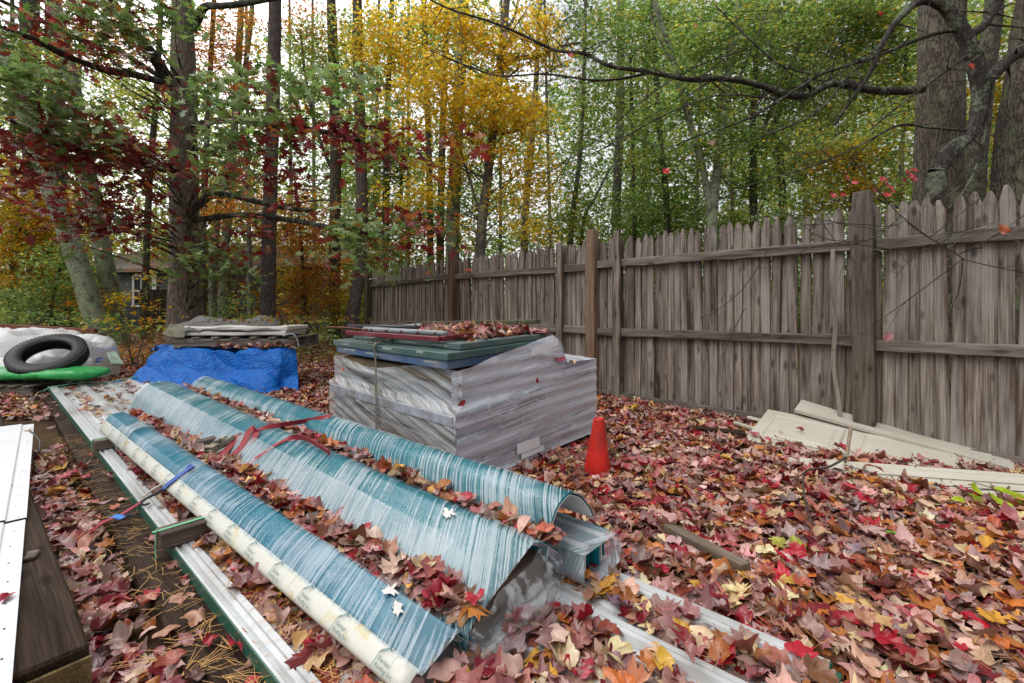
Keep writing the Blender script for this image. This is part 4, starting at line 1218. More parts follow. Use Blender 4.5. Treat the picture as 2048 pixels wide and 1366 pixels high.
o = thing('metal_channel', (c1 + cl) / 2, 'maroon painted metal channel frame on top of the green doors', 'metal channel')
for a, b in ((c1, cl), (c1 + np.array([.012, .01, .002]), cr)): beam_obj('channel', a, b, .035, .033, M['maroon'], o, rough=.001)
a = at(728, 657, 3.36); a[2] = .880; b = at(894, 671, 2.93); b[2] = .872
M['rail_grey'] = m_plain('weathered grey rail', (.21, .23, .25), .5, .3, 10, .1, dirt=(.10, .09, .07))
o = beam_obj('grey_rail', a, b, .05, .036, M['rail_grey'], rough=.001, bev=.012); tag(o, 'short grey rail with rusty bolt holes lying inside the maroon channel', 'rail')
M['rust'] = m_plain('rusty bolt', (.16, .05, .02), .7, .4, 30)
dd = (b - a) / np.linalg.norm(b - a); nrm = np.array([-dd[1], dd[0], 0]); nrm = -nrm if nrm[1] > 0 else nrm
for k in range(5):
    c = a + (b - a) * (.14 + .19 * k) + nrm * .0255; mb = MB(); mb.tube([c - nrm * .002, c + nrm * .006], .009, 9); mb.obj('bolt', M['rust'], o)
a = at(698, 650, 3.75); a[2] = .885; b = at(835, 652, 3.30); b[2] = .893
o = MB().tube([a, b], .017, 10).obj('dark_pipe', M['black_iron']); tag(o, 'dark grey pipe behind the grey rail on top of the stack', 'pipe')
a = at(655, 651, 3.72); a[2] = .880; b = at(735, 657, 3.3); b[2] = .880
o = MB().tube([a, (a + b) / 2 + np.array([0, 0, .004]), b], .006, 7).obj('rusty_rod', M['rust']); tag(o, 'thin rusty rod poking out past the left corner of the stack', 'rod')
a = at(850, 648, 3.95); a[2] = .90; b = at(1078, 643, 3.62); b[2] = .925
o = beam_obj('old_board', a, b, .11, .035, M['post_green'], rough=.003); tag(o, 'mossy old board behind the leaf heap on top of the stack', 'board')
a = at(1020, 662, 3.35); a[2] = .862; b = at(1096, 668, 3.25); b[2] = .862
o = beam_obj('red_offcut', a, b, .10, .012, M['maroon'], rough=.002); tag(o, 'flat piece of red metal at the right end of the leaf heap on the stack', 'metal scrap')
pts = []
for _ in range(520):
    a, b = RNG.uniform(.14, 1.2), RNG.uniform(.22, .93)
    p = S(a, b, .828 + RNG.random() * .02 + .05 * max(0, 1 - ((a - .6) / .5) ** 2) * max(0, 1 - ((b - .58) / .36) ** 2) * RNG.random()); pts.append(p)
heap(pts, 'heap of bright dry red leaves on top of the door stack', 90, .6, (.05, .10), PW)
# leaves stuck to the film or caught elsewhere: things of their own
def one_leaf(px, py, Y, sz, tint, k, yaw, tilt, tdir, label, fw=None):
    R = rotmats(np.array([yaw]), np.array([tilt]), np.array([tdir]))[0]
    if fw is not None:                    # stands flat against something whose outward normal is fw
        n = np.asarray(fw, float); n /= np.linalg.norm(n); x = np.cross((0, 0, 1), n); x /= np.linalg.norm(x); y = np.cross(n, x)
        Rz = np.array([[math.cos(yaw), -math.sin(yaw), 0], [math.sin(yaw), math.cos(yaw), 0], [0, 0, 1]]); R = np.stack([x, y, n], 1) @ Rz
    o = place_leaf(k, at(px, py, Y), R, sz, tint, None, 'single_leaf')
    return tag(o, label, 'leaf')
CR = (.36, .02, .035); nRF = -SL; nRF3 = (nRF[0], nRF[1], .05)
def sface(px, py):                        # distance of the right face along a direction
    d = np.array([(px - CX) / F, 1]); n = np.append(-SL, 0)[:2]; return float(((S0 - SL * .02) @ n + .012) / (d @ n))
one_leaf(924, 806, sface(924, 806) - .02, .06, CR, 16, 1.9, 0, 0, 'small red leaf stuck on the film near the front corner of the stack', nRF3)
one_leaf(1073, 760, sface(1073, 760) - .02, .055, CR, 17, .5, 0, 0, 'narrow red leaf stuck high on the film of the right face of the stack', nRF3)
one_leaf(1120, 719, 3.22, .12, (.33, .05, .07), 2, .6, .25, 1, 'large red leaf lying on the low white shoulder of the wrapped stack')
one_leaf(1145, 727, 3.3, .07, (.5, .34, .12), 3, .6, .2, 2, 'yellowish leaf beside the red one on the shoulder of the stack')
one_leaf(686, 737, 3.42, .06, (.45, .10, .02), 16, 1.2, 1.2, 0, 'orange leaf caught in the sagging film at the left of the stack', (-.7, -.7, .2))
one_leaf(1779, 672, 3.24, .075, (.50, .24, .24), 1, 2.5, 0, 0, 'pale pink leaf stuck on the fence just above the middle rail', np.append(FN, .1))
one_leaf(2010, 461, 2.86, .075, (.42, .11, .04), 5, .4, 0, 0, 'orange leaf stuck on the top fence rail at the right edge', np.append(FN, .1))
one_leaf(1098, 1300, 1.30, .165, (.60, .33, .04), 4, .9, .3, 1, 'large bright yellow maple leaf in front of the torn plastic of the middle bundle')
one_leaf(880, 1192, 1.28, .10, (.36, .02, .04), 0, -.6, .9, .3, 'large crimson leaf leaning against the near end of the middle bundle')
one_leaf(640, 1320, 1.2, .13, (.22, .03, .03), 6, 1.9, .25, 1, 'large wet dark red leaf in the panel channel near the bottom of the photo')

one_leaf(26, 866, 3.25, .09, (.42, .14, .15), 17, 1.4, .12, 1, 'pinkish leaf lying on the far end of the white trim')
one_leaf(55, 862, 3.2, .08, (.52, .33, .15), 15, .9, .12, 1, 'tan leaf next to the pinkish one on the white trim')
one_leaf(10, 985, 2.18, .075, (.30, .20, .20), 4, .3, .12, 1, 'dull mauve leaf on the white trim at the left edge')
one_leaf(4, 1205, 1.36, .06, (.40, .02, .05), 3, .3, .12, 1, 'crimson leaf tip on the white trim low at the left edge')
one_leaf(600, 1275, 1.18, .07, (.48, .26, .07), 16, .2, .1, 1, 'round speckled tan leaf in the channel beside the cream strip')
# ------------------------------------------------------------------ traffic cone
M['cone'] = m_plain('red orange cone plastic', (.66, .022, .012), .45, .15, 14, .1, dirt=(.30, .02, .014))
cp = G(1194, 948, 0.0); cone = thing('traffic_cone', cp, 'small red traffic cone standing in the leaves by the wrapped stack', 'traffic cone')
prof = [(.080, .0), (.079, .05), (.068, .12), (.055, .20), (.042, .28), (.034, .335), (.0335, .343), (.030, .346), (.026, .343), (.025, .30), (.05, .1)]
n = 40; mb = MB(); vs = []; tl_ = np.array([.03, -.02])
for r, zz in prof:
    for k in range(n): vs.append((cp[0] + r * math.cos(2 * math.pi * k / n) + tl_[0] * zz, cp[1] + r * math.sin(2 * math.pi * k / n) + tl_[1] * zz, zz + .004))
fs = [(i * n + k, i * n + (k + 1) % n, (i + 1) * n + (k + 1) % n, (i + 1) * n + k) for i in range(len(prof) - 1) for k in range(n)]
mb.add(vs, fs, None, True); mb.obj('cone_body', M['cone'], cone)
mb = MB(); mb.box(cp + np.array([0, 0, .008]), (.105, .105, .007)); bevel(mb.obj('base', M['cone'], cone), .01, 3)

# ------------------------------------------------------------------ cream panelled boards by the fence
M['cream_panel'] = m_plain('cream painted panel', (.50, .475, .40), .5, .07, 4, .05, dirt=(.46, .42, .33))
def slab_from(corners, th, name, mat, parent=None, label=None, cat=None, group=None):
    """corners: four places round the face; th: thickness behind it"""
    A = [np.asarray(c, float) for c in corners]; n = np.cross(A[1] - A[0], A[3] - A[0]); n /= np.linalg.norm(n); n = n if n[2] > 0 else -n
    mb = MB(); mb.add(A + [a - n * th for a in A], [(0, 1, 2, 3), (7, 6, 5, 4), (0, 4, 5, 1), (1, 5, 6, 2), (2, 6, 7, 3), (3, 7, 4, 0)])
    o = mb.obj(name, mat, parent); bevel(o, .004, 2)
    if label: tag(o, label, cat, group)
    return o, A, n
GP = 'cream panels dumped by the fence'
def raised(A, n, parent, f0, f1, g0, g1, mat):
    """a recessed field with a raised middle, as on a panelled door"""
    def q(f, g, h): return (A[0] * (1 - f) + A[1] * f) * (1 - g) + (A[3] * (1 - f) + A[2] * f) * g + n * h
    mb = MB(); L1 = np.linalg.norm(A[1] - A[0]); L2 = np.linalg.norm(A[3] - A[0])
    ring = [(0, 0.0015), (.012, .007), (.022, .002), (.045, -.004 + .006), (.065, .009)]
    P = []
    for d, h in ring:
        df, dg = d / L1, d / L2
        P.append([q(f0 + df, g0 + dg, h), q(f1 - df, g0 + dg, h), q(f1 - df, g1 - dg, h), q(f0 + df, g1 - dg, h)])
    vs = [p for r in P for p in r]; fs = [(i * 4 + k, i * 4 + (k + 1) % 4, (i + 1) * 4 + (k + 1) % 4, (i + 1) * 4 + k) for i in range(len(ring) - 1) for k in range(4)] + [tuple((len(ring) - 1) * 4 + k for k in range(4))]
    mb.add(vs, fs); return mb.obj('raised_field', mat, parent)
c0 = at(1536, 818, 3.86); c1 = at(1489, 878, 3.45)
ln = at(1960, 985, 2.62) - at(1489, 878, 3.45)
c0p = c0.copy()
pa = [c1, c1 + ln * 1.05, c0 + ln * 1.05 + np.array([0, 0, -.03]), c0]
o, A, n = slab_from(pa, .035, 'panelled_board', M['cream_panel'], None, 'cream panelled door board lying tilted in the leaves against the fence, oak leaf on it', 'door panel', GP)
raised(A, n, o, .055, .42, .17, .86, M['cream_panel']); raised(A, n, o, .50, .92, .17, .86, M['cream_panel'])
d0 = at(1589, 818, 3.70); d1 = at(2030, 938, 2.80)
up = np.array([-.20, -.16, .05])
pa = [d0, d1, d1 + np.array([.26, .24, .02]), d0 + np.array([.26, .24, .10])]
o, A, n = slab_from(pa, .032, 'panelled_board', M['cream_panel'], None, 'cream board propped on edge behind the tilted panel, casting a dark gap beneath it', 'door panel', GP)
e0 = at(1560, 912, 3.02); e1 = at(2085, 950, 2.50)
pa = [e0 + np.array([.0, -.14, -.10]), e1 + np.array([-.0, -.22, -.05]), e1, e0]
o, A, n = slab_from(pa, .03, 'panelled_board', M['cream_panel'], None, 'cream panelled board nearest the camera, half buried in leaves', 'door panel', GP)
raised(A, n, o, .3, .94, .2, .85, M['cream_panel'])
f0 = at(1614, 960, 2.72); f1 = at(1722, 976, 2.58)
o, A, n = slab_from([f0, f1, f1 + np.array([.05, .09, .01]), f0 + np.array([.05, .09, .01])], .02, 'cream_offcut', M['cream_panel'], None, 'short cream offcut showing through the leaves in front of the boards', 'door panel', GP)
o = beam_obj('cream_offcut', at(1496, 834, 3.95), at(1545, 848, 3.75), .04, .02, M['cream_panel']); tag(o, 'small cream strip end poking out left of the tilted panel', 'door panel', GP)
o = beam_obj('cream_offcut', at(1468, 845, 3.85), at(1525, 862, 3.6), .03, .02, M['cream_panel']); tag(o, 'lowest thin cream strip end left of the tilted panel', 'door panel', GP)
one_leaf(1600, 884, 3.3, .17, (.16, .075, .035), 14, 2.2, .25, 1, 'brown oak leaf lying on the tilted cream panel')
one_leaf(1602, 860, 3.42, .06, CR, 3, 1.2, .25, 1, 'small red leaf in the middle of the tilted cream panel')
one_leaf(1510, 868, 3.46, .09, (.40, .10, .11), 2, .3, .25, 1, 'red leaf on the near left corner of the tilted cream panel')
one_leaf(1683, 896, 3.08, .10, (.40, .03, .05), 1, .3, .3, 1, 'crimson leaf beside the broken stake on the cream panel')
one_leaf(1750, 935, 2.66, .10, (.30, .07, .03), 16, 1.0, .3, 1, 'rust brown leaf lying on the board nearest the camera')

# ------------------------------------------------------------------ plank, twigs, seedlings in the leaves
a = G(1335, 1052, .045); b = G(1492, 1136, .05)
o = beam_obj('plank', a, b, .055, .035, M['grey_plank']); tag(o, 'narrow brown wooden batten lying in the leaves right of the trim bundles', 'plank')
a = G(1380, 858, .05); b = G(1490, 868, .05)
o = beam_obj('plank', a, b, .09, .04, M['timber']); tag(o, 'dark rotten board in the leaves along the foot of the fence', 'plank')
M['twig'] = m_bark('dark twig bark', (.03, .02, .016), (.10, .075, .06), None, 0, 3, .4)
M['pale_twig'] = m_bark('pale twig wood', (.16, .11, .07), (.40, .31, .22), None, 0, 3, .4)
def twig(name, segs, mat, label, cat='twig'):
    mb = MB()
    for pts, r0, r1 in segs:
        pp = smooth_path(pts, None, 4); mb.tube(pp, list(np.linspace(r0, r1, len(pp))), 7)
    o = mb.obj(name, mat); return tag(o, label, cat)
twig('broken_stake', [([at(1702, 856, 2.92), at(1698, 880, 2.86), at(1694, 912, 2.8), at(1690, 925, 2.78)], .011, .009)], M['pale_twig'], 'pale broken stake standing in front of the cream panels', 'stake')
twig('fallen_twig', [([at(1692, 915, 2.79), at(1655, 935, 2.66), at(1612, 942, 2.56), at(1607, 975, 2.4), at(1614, 1020, 2.2), at(1634, 1060, 2.05), at(1650, 1090, 1.98)], .007, .004),
                     ([at(1612, 942, 2.56), at(1570, 972, 2.5), at(1535, 985, 2.45)], .004, .002), ([at(1650, 1088, 1.98), at(1685, 1086, 1.98), at(1725, 1089, 1.97)], .003, .0015),
                     ([at(1690, 930, 2.7), at(1740, 945, 2.55), at(1795, 968, 2.4)], .003, .0015), ([at(1611, 1000, 2.28), at(1632, 1035, 2.15)], .003, .0012)], M['twig'], 'thin dark forked twig lying over the leaves below the cream panels')
twig('fence_twig', [([fp(.66, .09, 1.55), fp(.78, .085, 1.34), fp(.92, .08, 1.16), fp(1.12, .075, 1.0), fp(1.28, .07, .93)], .005, .0022)], M['twig'], 'long dark twig hanging over the top rail of the fence')
twig('fence_twig', [([fp(.86, .08, 1.03), fp(.94, .085, .86), fp(1.0, .085, .72), fp(1.04, .09, .60), fp(1.12, .08, .55)], .004, .0018), ([fp(.98, .085, .75), fp(1.1, .08, .8)], .002, .001)], M['twig'], 'lower thin dark twig resting against the middle rail of the fence')
SEED = (.42, .56, .03)
sd_ = thing('seedling', G(2040, 985, .03), 'sprig of bright yellow-green leaves at the right edge over the red leaves', 'seedling')
mb = MB(); mb.tube(smooth_path([at(2075, 985, 2.3), at(2020, 982, 2.34), at(1960, 980, 2.4), at(1932, 990, 2.42)], None, 4), .003, 6)
for q in ((1990, 1005), (2025, 1030), (1950, 965)): mb.tube([at(2000, 981, 2.36), at(q[0], q[1], 2.34)], .002, 5)
mb.obj('stem', M['twig'], sd_)
for px, py, sz, yw in ((1950, 980, .10, 2.6), (1953, 999, .08, 3.6), (1919, 1000, .075, 1.4), (1995, 1003, .115, 3.5), (2013, 985, .10, 1.0), (2025, 1032, .09, 3.8), (2045, 1015, .11, 2.8), (2043, 996, .10, .8)):
    R = rotmats(np.array([yw]), np.array([.7]), np.array([.2]))[0]
    o = place_leaf(16 + int(RNG.integers(2)), at(px, py, 2.33), R, sz, np.array(SEED) * RNG.uniform(.75, 1.1), sd_)
sd_ = thing('seedling', G(1575, 1105, .05), 'tiny lobed yellow-green seedling among the red leaves in front of the twig', 'seedling')
MB().tube([G(1580, 1112, 0), at(1576, 1092, 1.95)], .0025, 6).obj('stem', M['twig'], sd_)
for px, py, sz, yw in ((1560, 1085, .075, 1.1), (1590, 1090, .07, 5.2), (1582, 1108, .085, 3.3)):
    place_leaf(int(RNG.integers(9)), at(px, py, 1.93), rotmats(np.array([yw]), np.array([.35]), np.array([.2]))[0], sz, np.array((.44, .46, .07)), sd_)
sd_ = thing('seedling', G(1800, 1075, .05), 'small dark green seedling among the leaves left of the yellow-green sprig', 'seedling')
MB().tube([G(1800, 1082, 0), at(1800, 1066, 2.0)], .0025, 6).obj('stem', M['twig'], sd_)
for px, py, sz, yw in ((1785, 1066, .05, 1.1), (1806, 1072, .06, 5.2), (1825, 1085, .06, 4.3)):
    place_leaf(16, at(px, py, 2.0), rotmats(np.array([yw]), np.array([.3]), np.array([.2]))[0], sz, np.array((.12, .33, .02)), sd_)

# ------------------------------------------------------------------ blue tarpaulin pile
t = NT('blue tarpaulin'); co = t.coord()
wv = t.noise(co, 16, 4, .6); fine = t.n('TexVoronoi', Vector=t.mapping(co, (28, 28, 60)), Scale=1.0).outputs[0]
c = t.mix(t.ramp(wv, [(.35, 0.0), (.7, 1.0)]), (.0, .10, .46), (.0, .17, .60))
c = t.mix(t.ramp(t.noise(co, 5, 5, .7), [(.60, 0.0), (.75, .5)]), c, (.05, .07, .10))
M['tarp'] = t.done(t.bsdf(c, .42, t.bump(t.math('ADD', wv, t.math('MULTIPLY', fine, .25)), .95, .03), Specular__IOR__Level=.34))
def fold_sheet(rowsP, nu, nv, amp, seed, freq=2.2):
    R_ = [np.array(r, float) for r in rowsP]; out = []
    m = max(len(r) for r in R_)
    R_ = [np.array([[np.interp(x, np.linspace(0, 1, len(r)), r[:, c]) for c in range(3)] for x in np.linspace(0, 1, nu)]) for r in R_]
    A = np.array(R_); V_ = np.linspace(0, 1, nv); src = np.linspace(0, 1, len(R_)); Pq = np.zeros((nv, nu, 3))
    for j in range(nu):
        for c in range(3): Pq[:, j, c] = np.interp(V_, src, A[:, j, c])
    du = np.gradient(Pq, axis=1); dv = np.gradient(Pq, axis=0); N = np.cross(du, dv); N /= np.linalg.norm(N, axis=2)[..., None] + 1e-9
    for i in range(nv):
        for j in range(nu):
            p = Pq[i, j]
            x = 1 - abs(mnoise.noise(Vector((p[0] * freq + p[2] * 1.6, p[1] * freq, p[2] * freq * .8 + seed))))
            y = mnoise.noise(Vector((p[0] * 7 + p[2] * 3, p[1] * 7, p[2] * 6 + seed * 3)))
            Pq[i, j] = p + N[i, j] * ((x ** 3 - .5) * amp + y * amp * .28)
    return Pq
tp = [
    [at(300, 702, 6.5), at(345, 690, 6.45), at(470, 693, 6.4), at(590, 690, 6.5)],
    [at(318, 690, 5.95), at(350, 688, 5.85), at(400, 699, 5.72), at(480, 703, 5.70), at(560, 700, 5.70), at(590, 697, 5.8)],
    [at(285, 730, 5.82), at(345, 735, 5.70), at(405, 740, 5.60), at(480, 742, 5.66), at(560, 740, 5.62), at(596, 735, 5.75)],
    [at(262, 762, 5.75), at(340, 768, 5.5), at(410, 775, 5.42), at(480, 776, 5.52), at(530, 786, 5.40), at(560, 772, 5.6), at(597, 782, 5.6)],
    [at(200, 766, 5.7), at(330, 790, 5.3), at(410, 790, 5.25), at(480, 790, 5.35), at(530, 796, 5.3), at(560, 786, 5.45), at(597, 794, 5.45)],
]
tp[4] = [np.array([p[0], p[1], max(.012, p[2])]) for p in tp[4]]
tarp = MB().grid(fold_sheet(tp, 110, 70, .085, 3)).obj('blue_tarp', M['tarp']); solid(tarp, .004)
tag(tarp, 'crumpled bright blue tarpaulin draped over a low pile under a pallet', 'tarpaulin')
pile = thing('pile_under_tarp', at(450, 740, 6.1), 'dark boxes and boards of the pile the blue tarpaulin covers', 'pile')
mb = MB(); mb.box((at(472, 760, 6.2) * [1, 1, 0]) + np.array([0, 0, .22]), (.68, .30, .22)); mb.obj('box', M['slab_brown'], pile)
# pallet and white boards on top
PLa = at(345, 692, 5.95); PLb = at(600, 690, 5.95); zt = .545
pal = thing('pallet', (PLa + PLb) / 2, 'grey wooden pallet on the blue tarpaulin pile carrying a block of white boards', 'pallet', 'wooden pallets')
def make_pallet(parent, o0, xd, yd, Lx, Ly, hgt):
    xd = np.asarray(xd, float); yd = np.asarray(yd, float); zv = np.array([0, 0, 1.0])
    for k in range(3):
        y = Ly * k / 2
        beam_obj('stringer', o0 + yd * y + zv * (hgt * .45), o0 + yd * y + xd * Lx + zv * (hgt * .45), .04, hgt * .62, M['pallet'], parent, rough=.003)
    for k in range(7):
        x = .05 + (Lx - .1) * k / 6
        beam_obj('deck_board', o0 + xd * x - yd * .04 + zv * (hgt * .87), o0 + xd * x + yd * (Ly + .04) + zv * (hgt * .87), .09, .02, M['pallet'], parent, rough=.002)
    for k in range(3):
        x = .06 + (Lx - .12) * k / 2
        beam_obj('bottom_board', o0 + xd * x - yd * .04 + zv * .012, o0 + xd * x + yd * (Ly + .04) + zv * .012, .10, .02, M['pallet'], parent, rough=.002)
o0 = at(348, 697, 5.80); o0[2] = .515
make_pallet(pal, o0, (1, .01, 0), (-.02, 1, 0), 1.55, .7, .15)
M['white_wood'] = m_wood('weathered white board block', (.40, .36, .28), (.76, .74, .68), (.86, .85, .81), axis='X', knots=False, streak=.6)
brd = thing('white_board_block', at(460, 660, 6), 'long block of weathered whitish boards on the pallet over the blue tarpaulin', 'board block')
for k in range(2):
    a = at(366, 662, 5.82); b = at(572, 662, 5.84); zz = .668 + .062 * k + .03
    a[2] = b[2] = zz; beam_obj('white_board', a + np.array([0, .3, 0]), b + np.array([.02 * k, .3, 0]), .62 - .03 * k, .058, M['white_wood'], brd, rough=.005, bev=.012)
M['grey_cloth'] = m_plain('grey weathered sheeting', (.17, .165, .165), .7, .3, 8, .4, dirt=(.08, .08, .06))
gc = [[at(340, 655, 6.5), at(420, 640, 6.5), at(560, 645, 6.5)], [at(342, 650, 6.2), at(400, 634, 6.1), at(450, 640, 6.05), at(500, 648, 6.1), at(520, 634, 6.1), at(560, 642, 6.1)], [at(338, 660, 5.9), at(400, 645, 5.9), at(450, 652, 5.88), at(500, 656, 5.9), at(550, 655, 5.9)], [at(330, 668, 5.80), at(352, 668, 5.78), at(400, 658, 5.80), at(500, 659, 5.8), at(560, 658, 5.82)]]
o = MB().grid(fold_sheet(gc, 60, 34, .05, 9, 3)).obj('grey_sheeting', M['grey_cloth']); solid(o, .006); tag(o, 'grey crumpled weathered sheeting heaped on the white boards', 'sheeting')
gc = [[at(330, 664, 6.1), at(338, 648, 6.0), at(368, 652, 5.95)], [at(326, 668, 5.9), at(340, 660, 5.8), at(370, 660, 5.77)], [at(330, 672, 5.8), at(350, 674, 5.74), at(369, 676, 5.75)]]
M['beige_cloth'] = m_plain('mouldy beige sheeting', (.20, .18, .12), .7, .35, 8, .3, dirt=(.09, .09, .05))
o = MB().grid(fold_sheet(gc, 26, 20, .03, 4, 4)).obj('beige_flap', M['beige_cloth']); solid(o, .006); tag(o, 'mouldy beige flap hanging over the left end of the white boards', 'sheeting')
mb = MB(); pp = smooth_path([at(566, 672, 5.75), at(585, 668, 5.76), at(594, 678, 5.75), at(598, 695, 5.74)], None, 5)
o = mb.tube(pp, .012, 7).obj('grey_pipe', M['rail_grey']); tag(o, 'bent grey pipe hanging off the right end of the pallet', 'pipe')
weeds = Leaves(); n = 260
P = np.stack([RNG.normal(-3.05, .55, n), RNG.uniform(5.75, 6.2, n), RNG.uniform(.83, .92, n)], 1); k = RNG.random(n)
weeds.add(DIA, P, rotmats(RNG.uniform(0, 6.28, n), RNG.uniform(0, 1.5, n), RNG.uniform(0, 6.28, n)), RNG.uniform(.03, .07, n), np.where(k[:, None] < .5, (.30, .28, .04), np.where(k[:, None] < .8, (.30, .12, .03), (.45, .2, .15))) * RNG.uniform(.6, 1.3, (n, 1)))
o = weeds.obj('weeds_on_boards', M['foliage']); tag(o, 'yellow and rusty weeds and leaves caught on the white boards', 'weeds', kind='stuff')
pts = [at(RNG.uniform(425, 585), 697, 5.72) * [1, 1, 0] + np.array([0, RNG.uniform(-.02, .2), .535 + RNG.random() * .03]) for _ in range(160)]
heap(pts, 'row of dry leaves along the front edge of the blue tarpaulin under the pallet', 40, .4, (.05, .10), PWF)

# ------------------------------------------------------------------ white sacks, tyre, green bag at the left edge
t = NT('white woven sacking'); co = t.coord()
a = t.noise(co, 9, 5, .65); b = t.noise(co, 3, 4, .6)
c = t.mix(t.ramp(b, [(.4, 0.0), (.7, 1.0)]), (.82, .82, .83), (.66, .66, .66)); c = t.mix(t.ramp(a, [(.58, 0.0), (.75, .6)]), c, (.22, .20, .18))
M['sack'] = t.done(t.bsdf(c, .5, t.bump(a, .8, .03)))
def mound(name, c, rx, ry, h, label, seed, rot=0, mat='sack'):
    n1, n2 = 60, 26; P = np.zeros((n1 + 1, n2, 3))
    for i in range(n1 + 1):
        th = 2 * math.pi * i / n1
        for j in range(n2):
            f = j / (n2 - 1); r = math.sin(f * math.pi / 2) ** .85
            sq = (abs(math.cos(th)) ** 3.5 + abs(math.sin(th)) ** 3.5) ** (-1 / 3.5)
            x, y = r * sq * rx * math.cos(th), r * sq * ry * math.sin(th); zz = h * (max(0, 1 - f ** 3)) ** .62
            q = Vector((x * 3 + seed, y * 3, zz * 3)); d = .085 * (1 - abs(mnoise.noise(q * 1.3)) * 1.6) + .03 * (1 - abs(mnoise.noise(q * 3.4)) * 2)
            P[i, j] = (c[0] + x * math.cos(rot) - y * math.sin(rot), c[1] + x * math.sin(rot) + y * math.cos(rot), max(.0, c[2] + zz + d - .03))
    o = MB().grid(P).obj(name, M[mat]); tag(o, label, 'sack', 'white sacks piled at the left edge'); return o
s1 = mound('white_sack', (-7.55, 6.7, 0), .98, .75, .66, 'big white woven sack at the far left behind the tyre', 2)
s2 = mound('white_sack', (-6.12, 6.35, 0), .34, .48, .58, 'white woven sack with blue printing right of the tyre', 5, -.35)
s3 = mound('white_sack', (-6.15, 5.98, 0), .46, .42, .36, 'flat white sack seen through the middle of the tyre', 8, .1)
dg = bpy.context.evaluated_depsgraph_get()
def bvh_of(objs):
    vs = []; fs = []
    for o in objs:
        b = len(vs); mw = mat_w(o); vs += [mw @ v.co for v in o.data.vertices]; fs += [[b + i for i in p.vertices] for p in o.data.polygons]
    return BVHTree.FromPolygons(vs, fs)
def decal(name, V, Fc, o3, xd, yd, objs, mat, parent, off=.006):
    """lays flat print on a surface"""
    bv = bvh_of(objs); xd = np.asarray(xd, float); yd = np.asarray(yd, float); xd /= np.linalg.norm(xd); yd -= xd * (xd @ yd); yd /= np.linalg.norm(yd); n = np.cross(xd, yd)
    out = []
    for x, y, *_ in V:
        p = o3 + xd * x + yd * y; hit = bv.ray_cast(Vector(p + n * 1.5), Vector(-n), 4)
        q = np.array(hit[0]) if hit[0] is not None else p
        out.append(q + n * off)
    mb = MB(); mb.add(out, Fc); return mb.obj(name, mat, parent)
M['blue_ink'] = m_plain('faded blue print', (.03, .09, .32), .6, .3, 40)
V, Fc = text_verts('CENTRAL', .062)
oo = at(189, 703, 5.9)
decal('lettering', V, Fc, oo, (.97, .1, .06), (-.1, .55, .85), [s2], M['blue_ink'], s2)
g = 8; V = [(.075 * i / g, .075 * j / g, 0) for i in range(g + 1) for j in range(g + 1)]
Fc = [(i * (g + 1) + j, (i + 1) * (g + 1) + j, (i + 1) * (g + 1) + j + 1, i * (g + 1) + j + 1) for i in range(g) for j in range(g) if not ((i in (2, 5) and 1 < j < 6) or (j == 3 and 2 < i < 7))]
decal('printed_logo', V, Fc, at(190, 726, 5.8), (.97, .1, .06), (-.1, .55, .85), [s2], M['blue_ink'], s2)
# tyre
M['rubber'] = m_plain('black tyre rubber', (.022, .022, .023), .5, .25, 14, .1)
tc = at(97, 712, 5.55); TN = Vector((.22, -.52, .83)).normalized()
tyre = thing('tyre', tc, 'worn black car tyre leaning on the white sacks', 'tyre')
prof = [(.285, -.085), (.275, -.06), (.285, -.085), (.33, -.105), (.385, -.108), (.435, -.095), (.462, -.075), (.468, -.05), (.470, 0), (.468, .05), (.462, .075), (.435, .095), (.385, .108), (.33, .105), (.292, .085), (.28, .06), (.29, .075), (.34, .092), (.40, .09), (.44, .04), (.44, -.04), (.40, -.09), (.34, -.092), (.29, -.075), (.285, -.085)]
q = TN.to_track_quat('Z', 'Y').to_matrix(); n = 64; vs = []
for k in range(n):
    th = 2 * math.pi * k / n
    for r, zz in prof: vs.append(tuple(Vector(tc) + q @ Vector((r * .77 * math.cos(th), r * .77 * math.sin(th), zz * .8))))
m = len(prof); fs = [(k * m + j, ((k + 1) % n) * m + j, ((k + 1) % n) * m + j + 1, k * m + j + 1) for k in range(n) for j in range(m - 1)]
mb = MB(); mb.add(vs, fs, None, True); mb.obj('casing', M['rubber'], tyre)
mb = MB()
for row, zc in enumerate((-.066, -.034, 0.0, .034, .066)):
    for k in range(60):
        th = 2 * math.pi * (k + (row % 2) * .5) / 60; a = q @ Vector((-math.sin(th), math.cos(th), 0)); r = q @ Vector((math.cos(th), math.sin(th), 0)); zz = q @ Vector((0, 0, 1))
        mb.box(np.array(Vector(tc) + r * (.471 - abs(zc) * .06) * .77 + zz * zc * .8), (.013, .005, .011), [a, r, zz])
o = mb.obj('tread_blocks', M['rubber'], tyre)
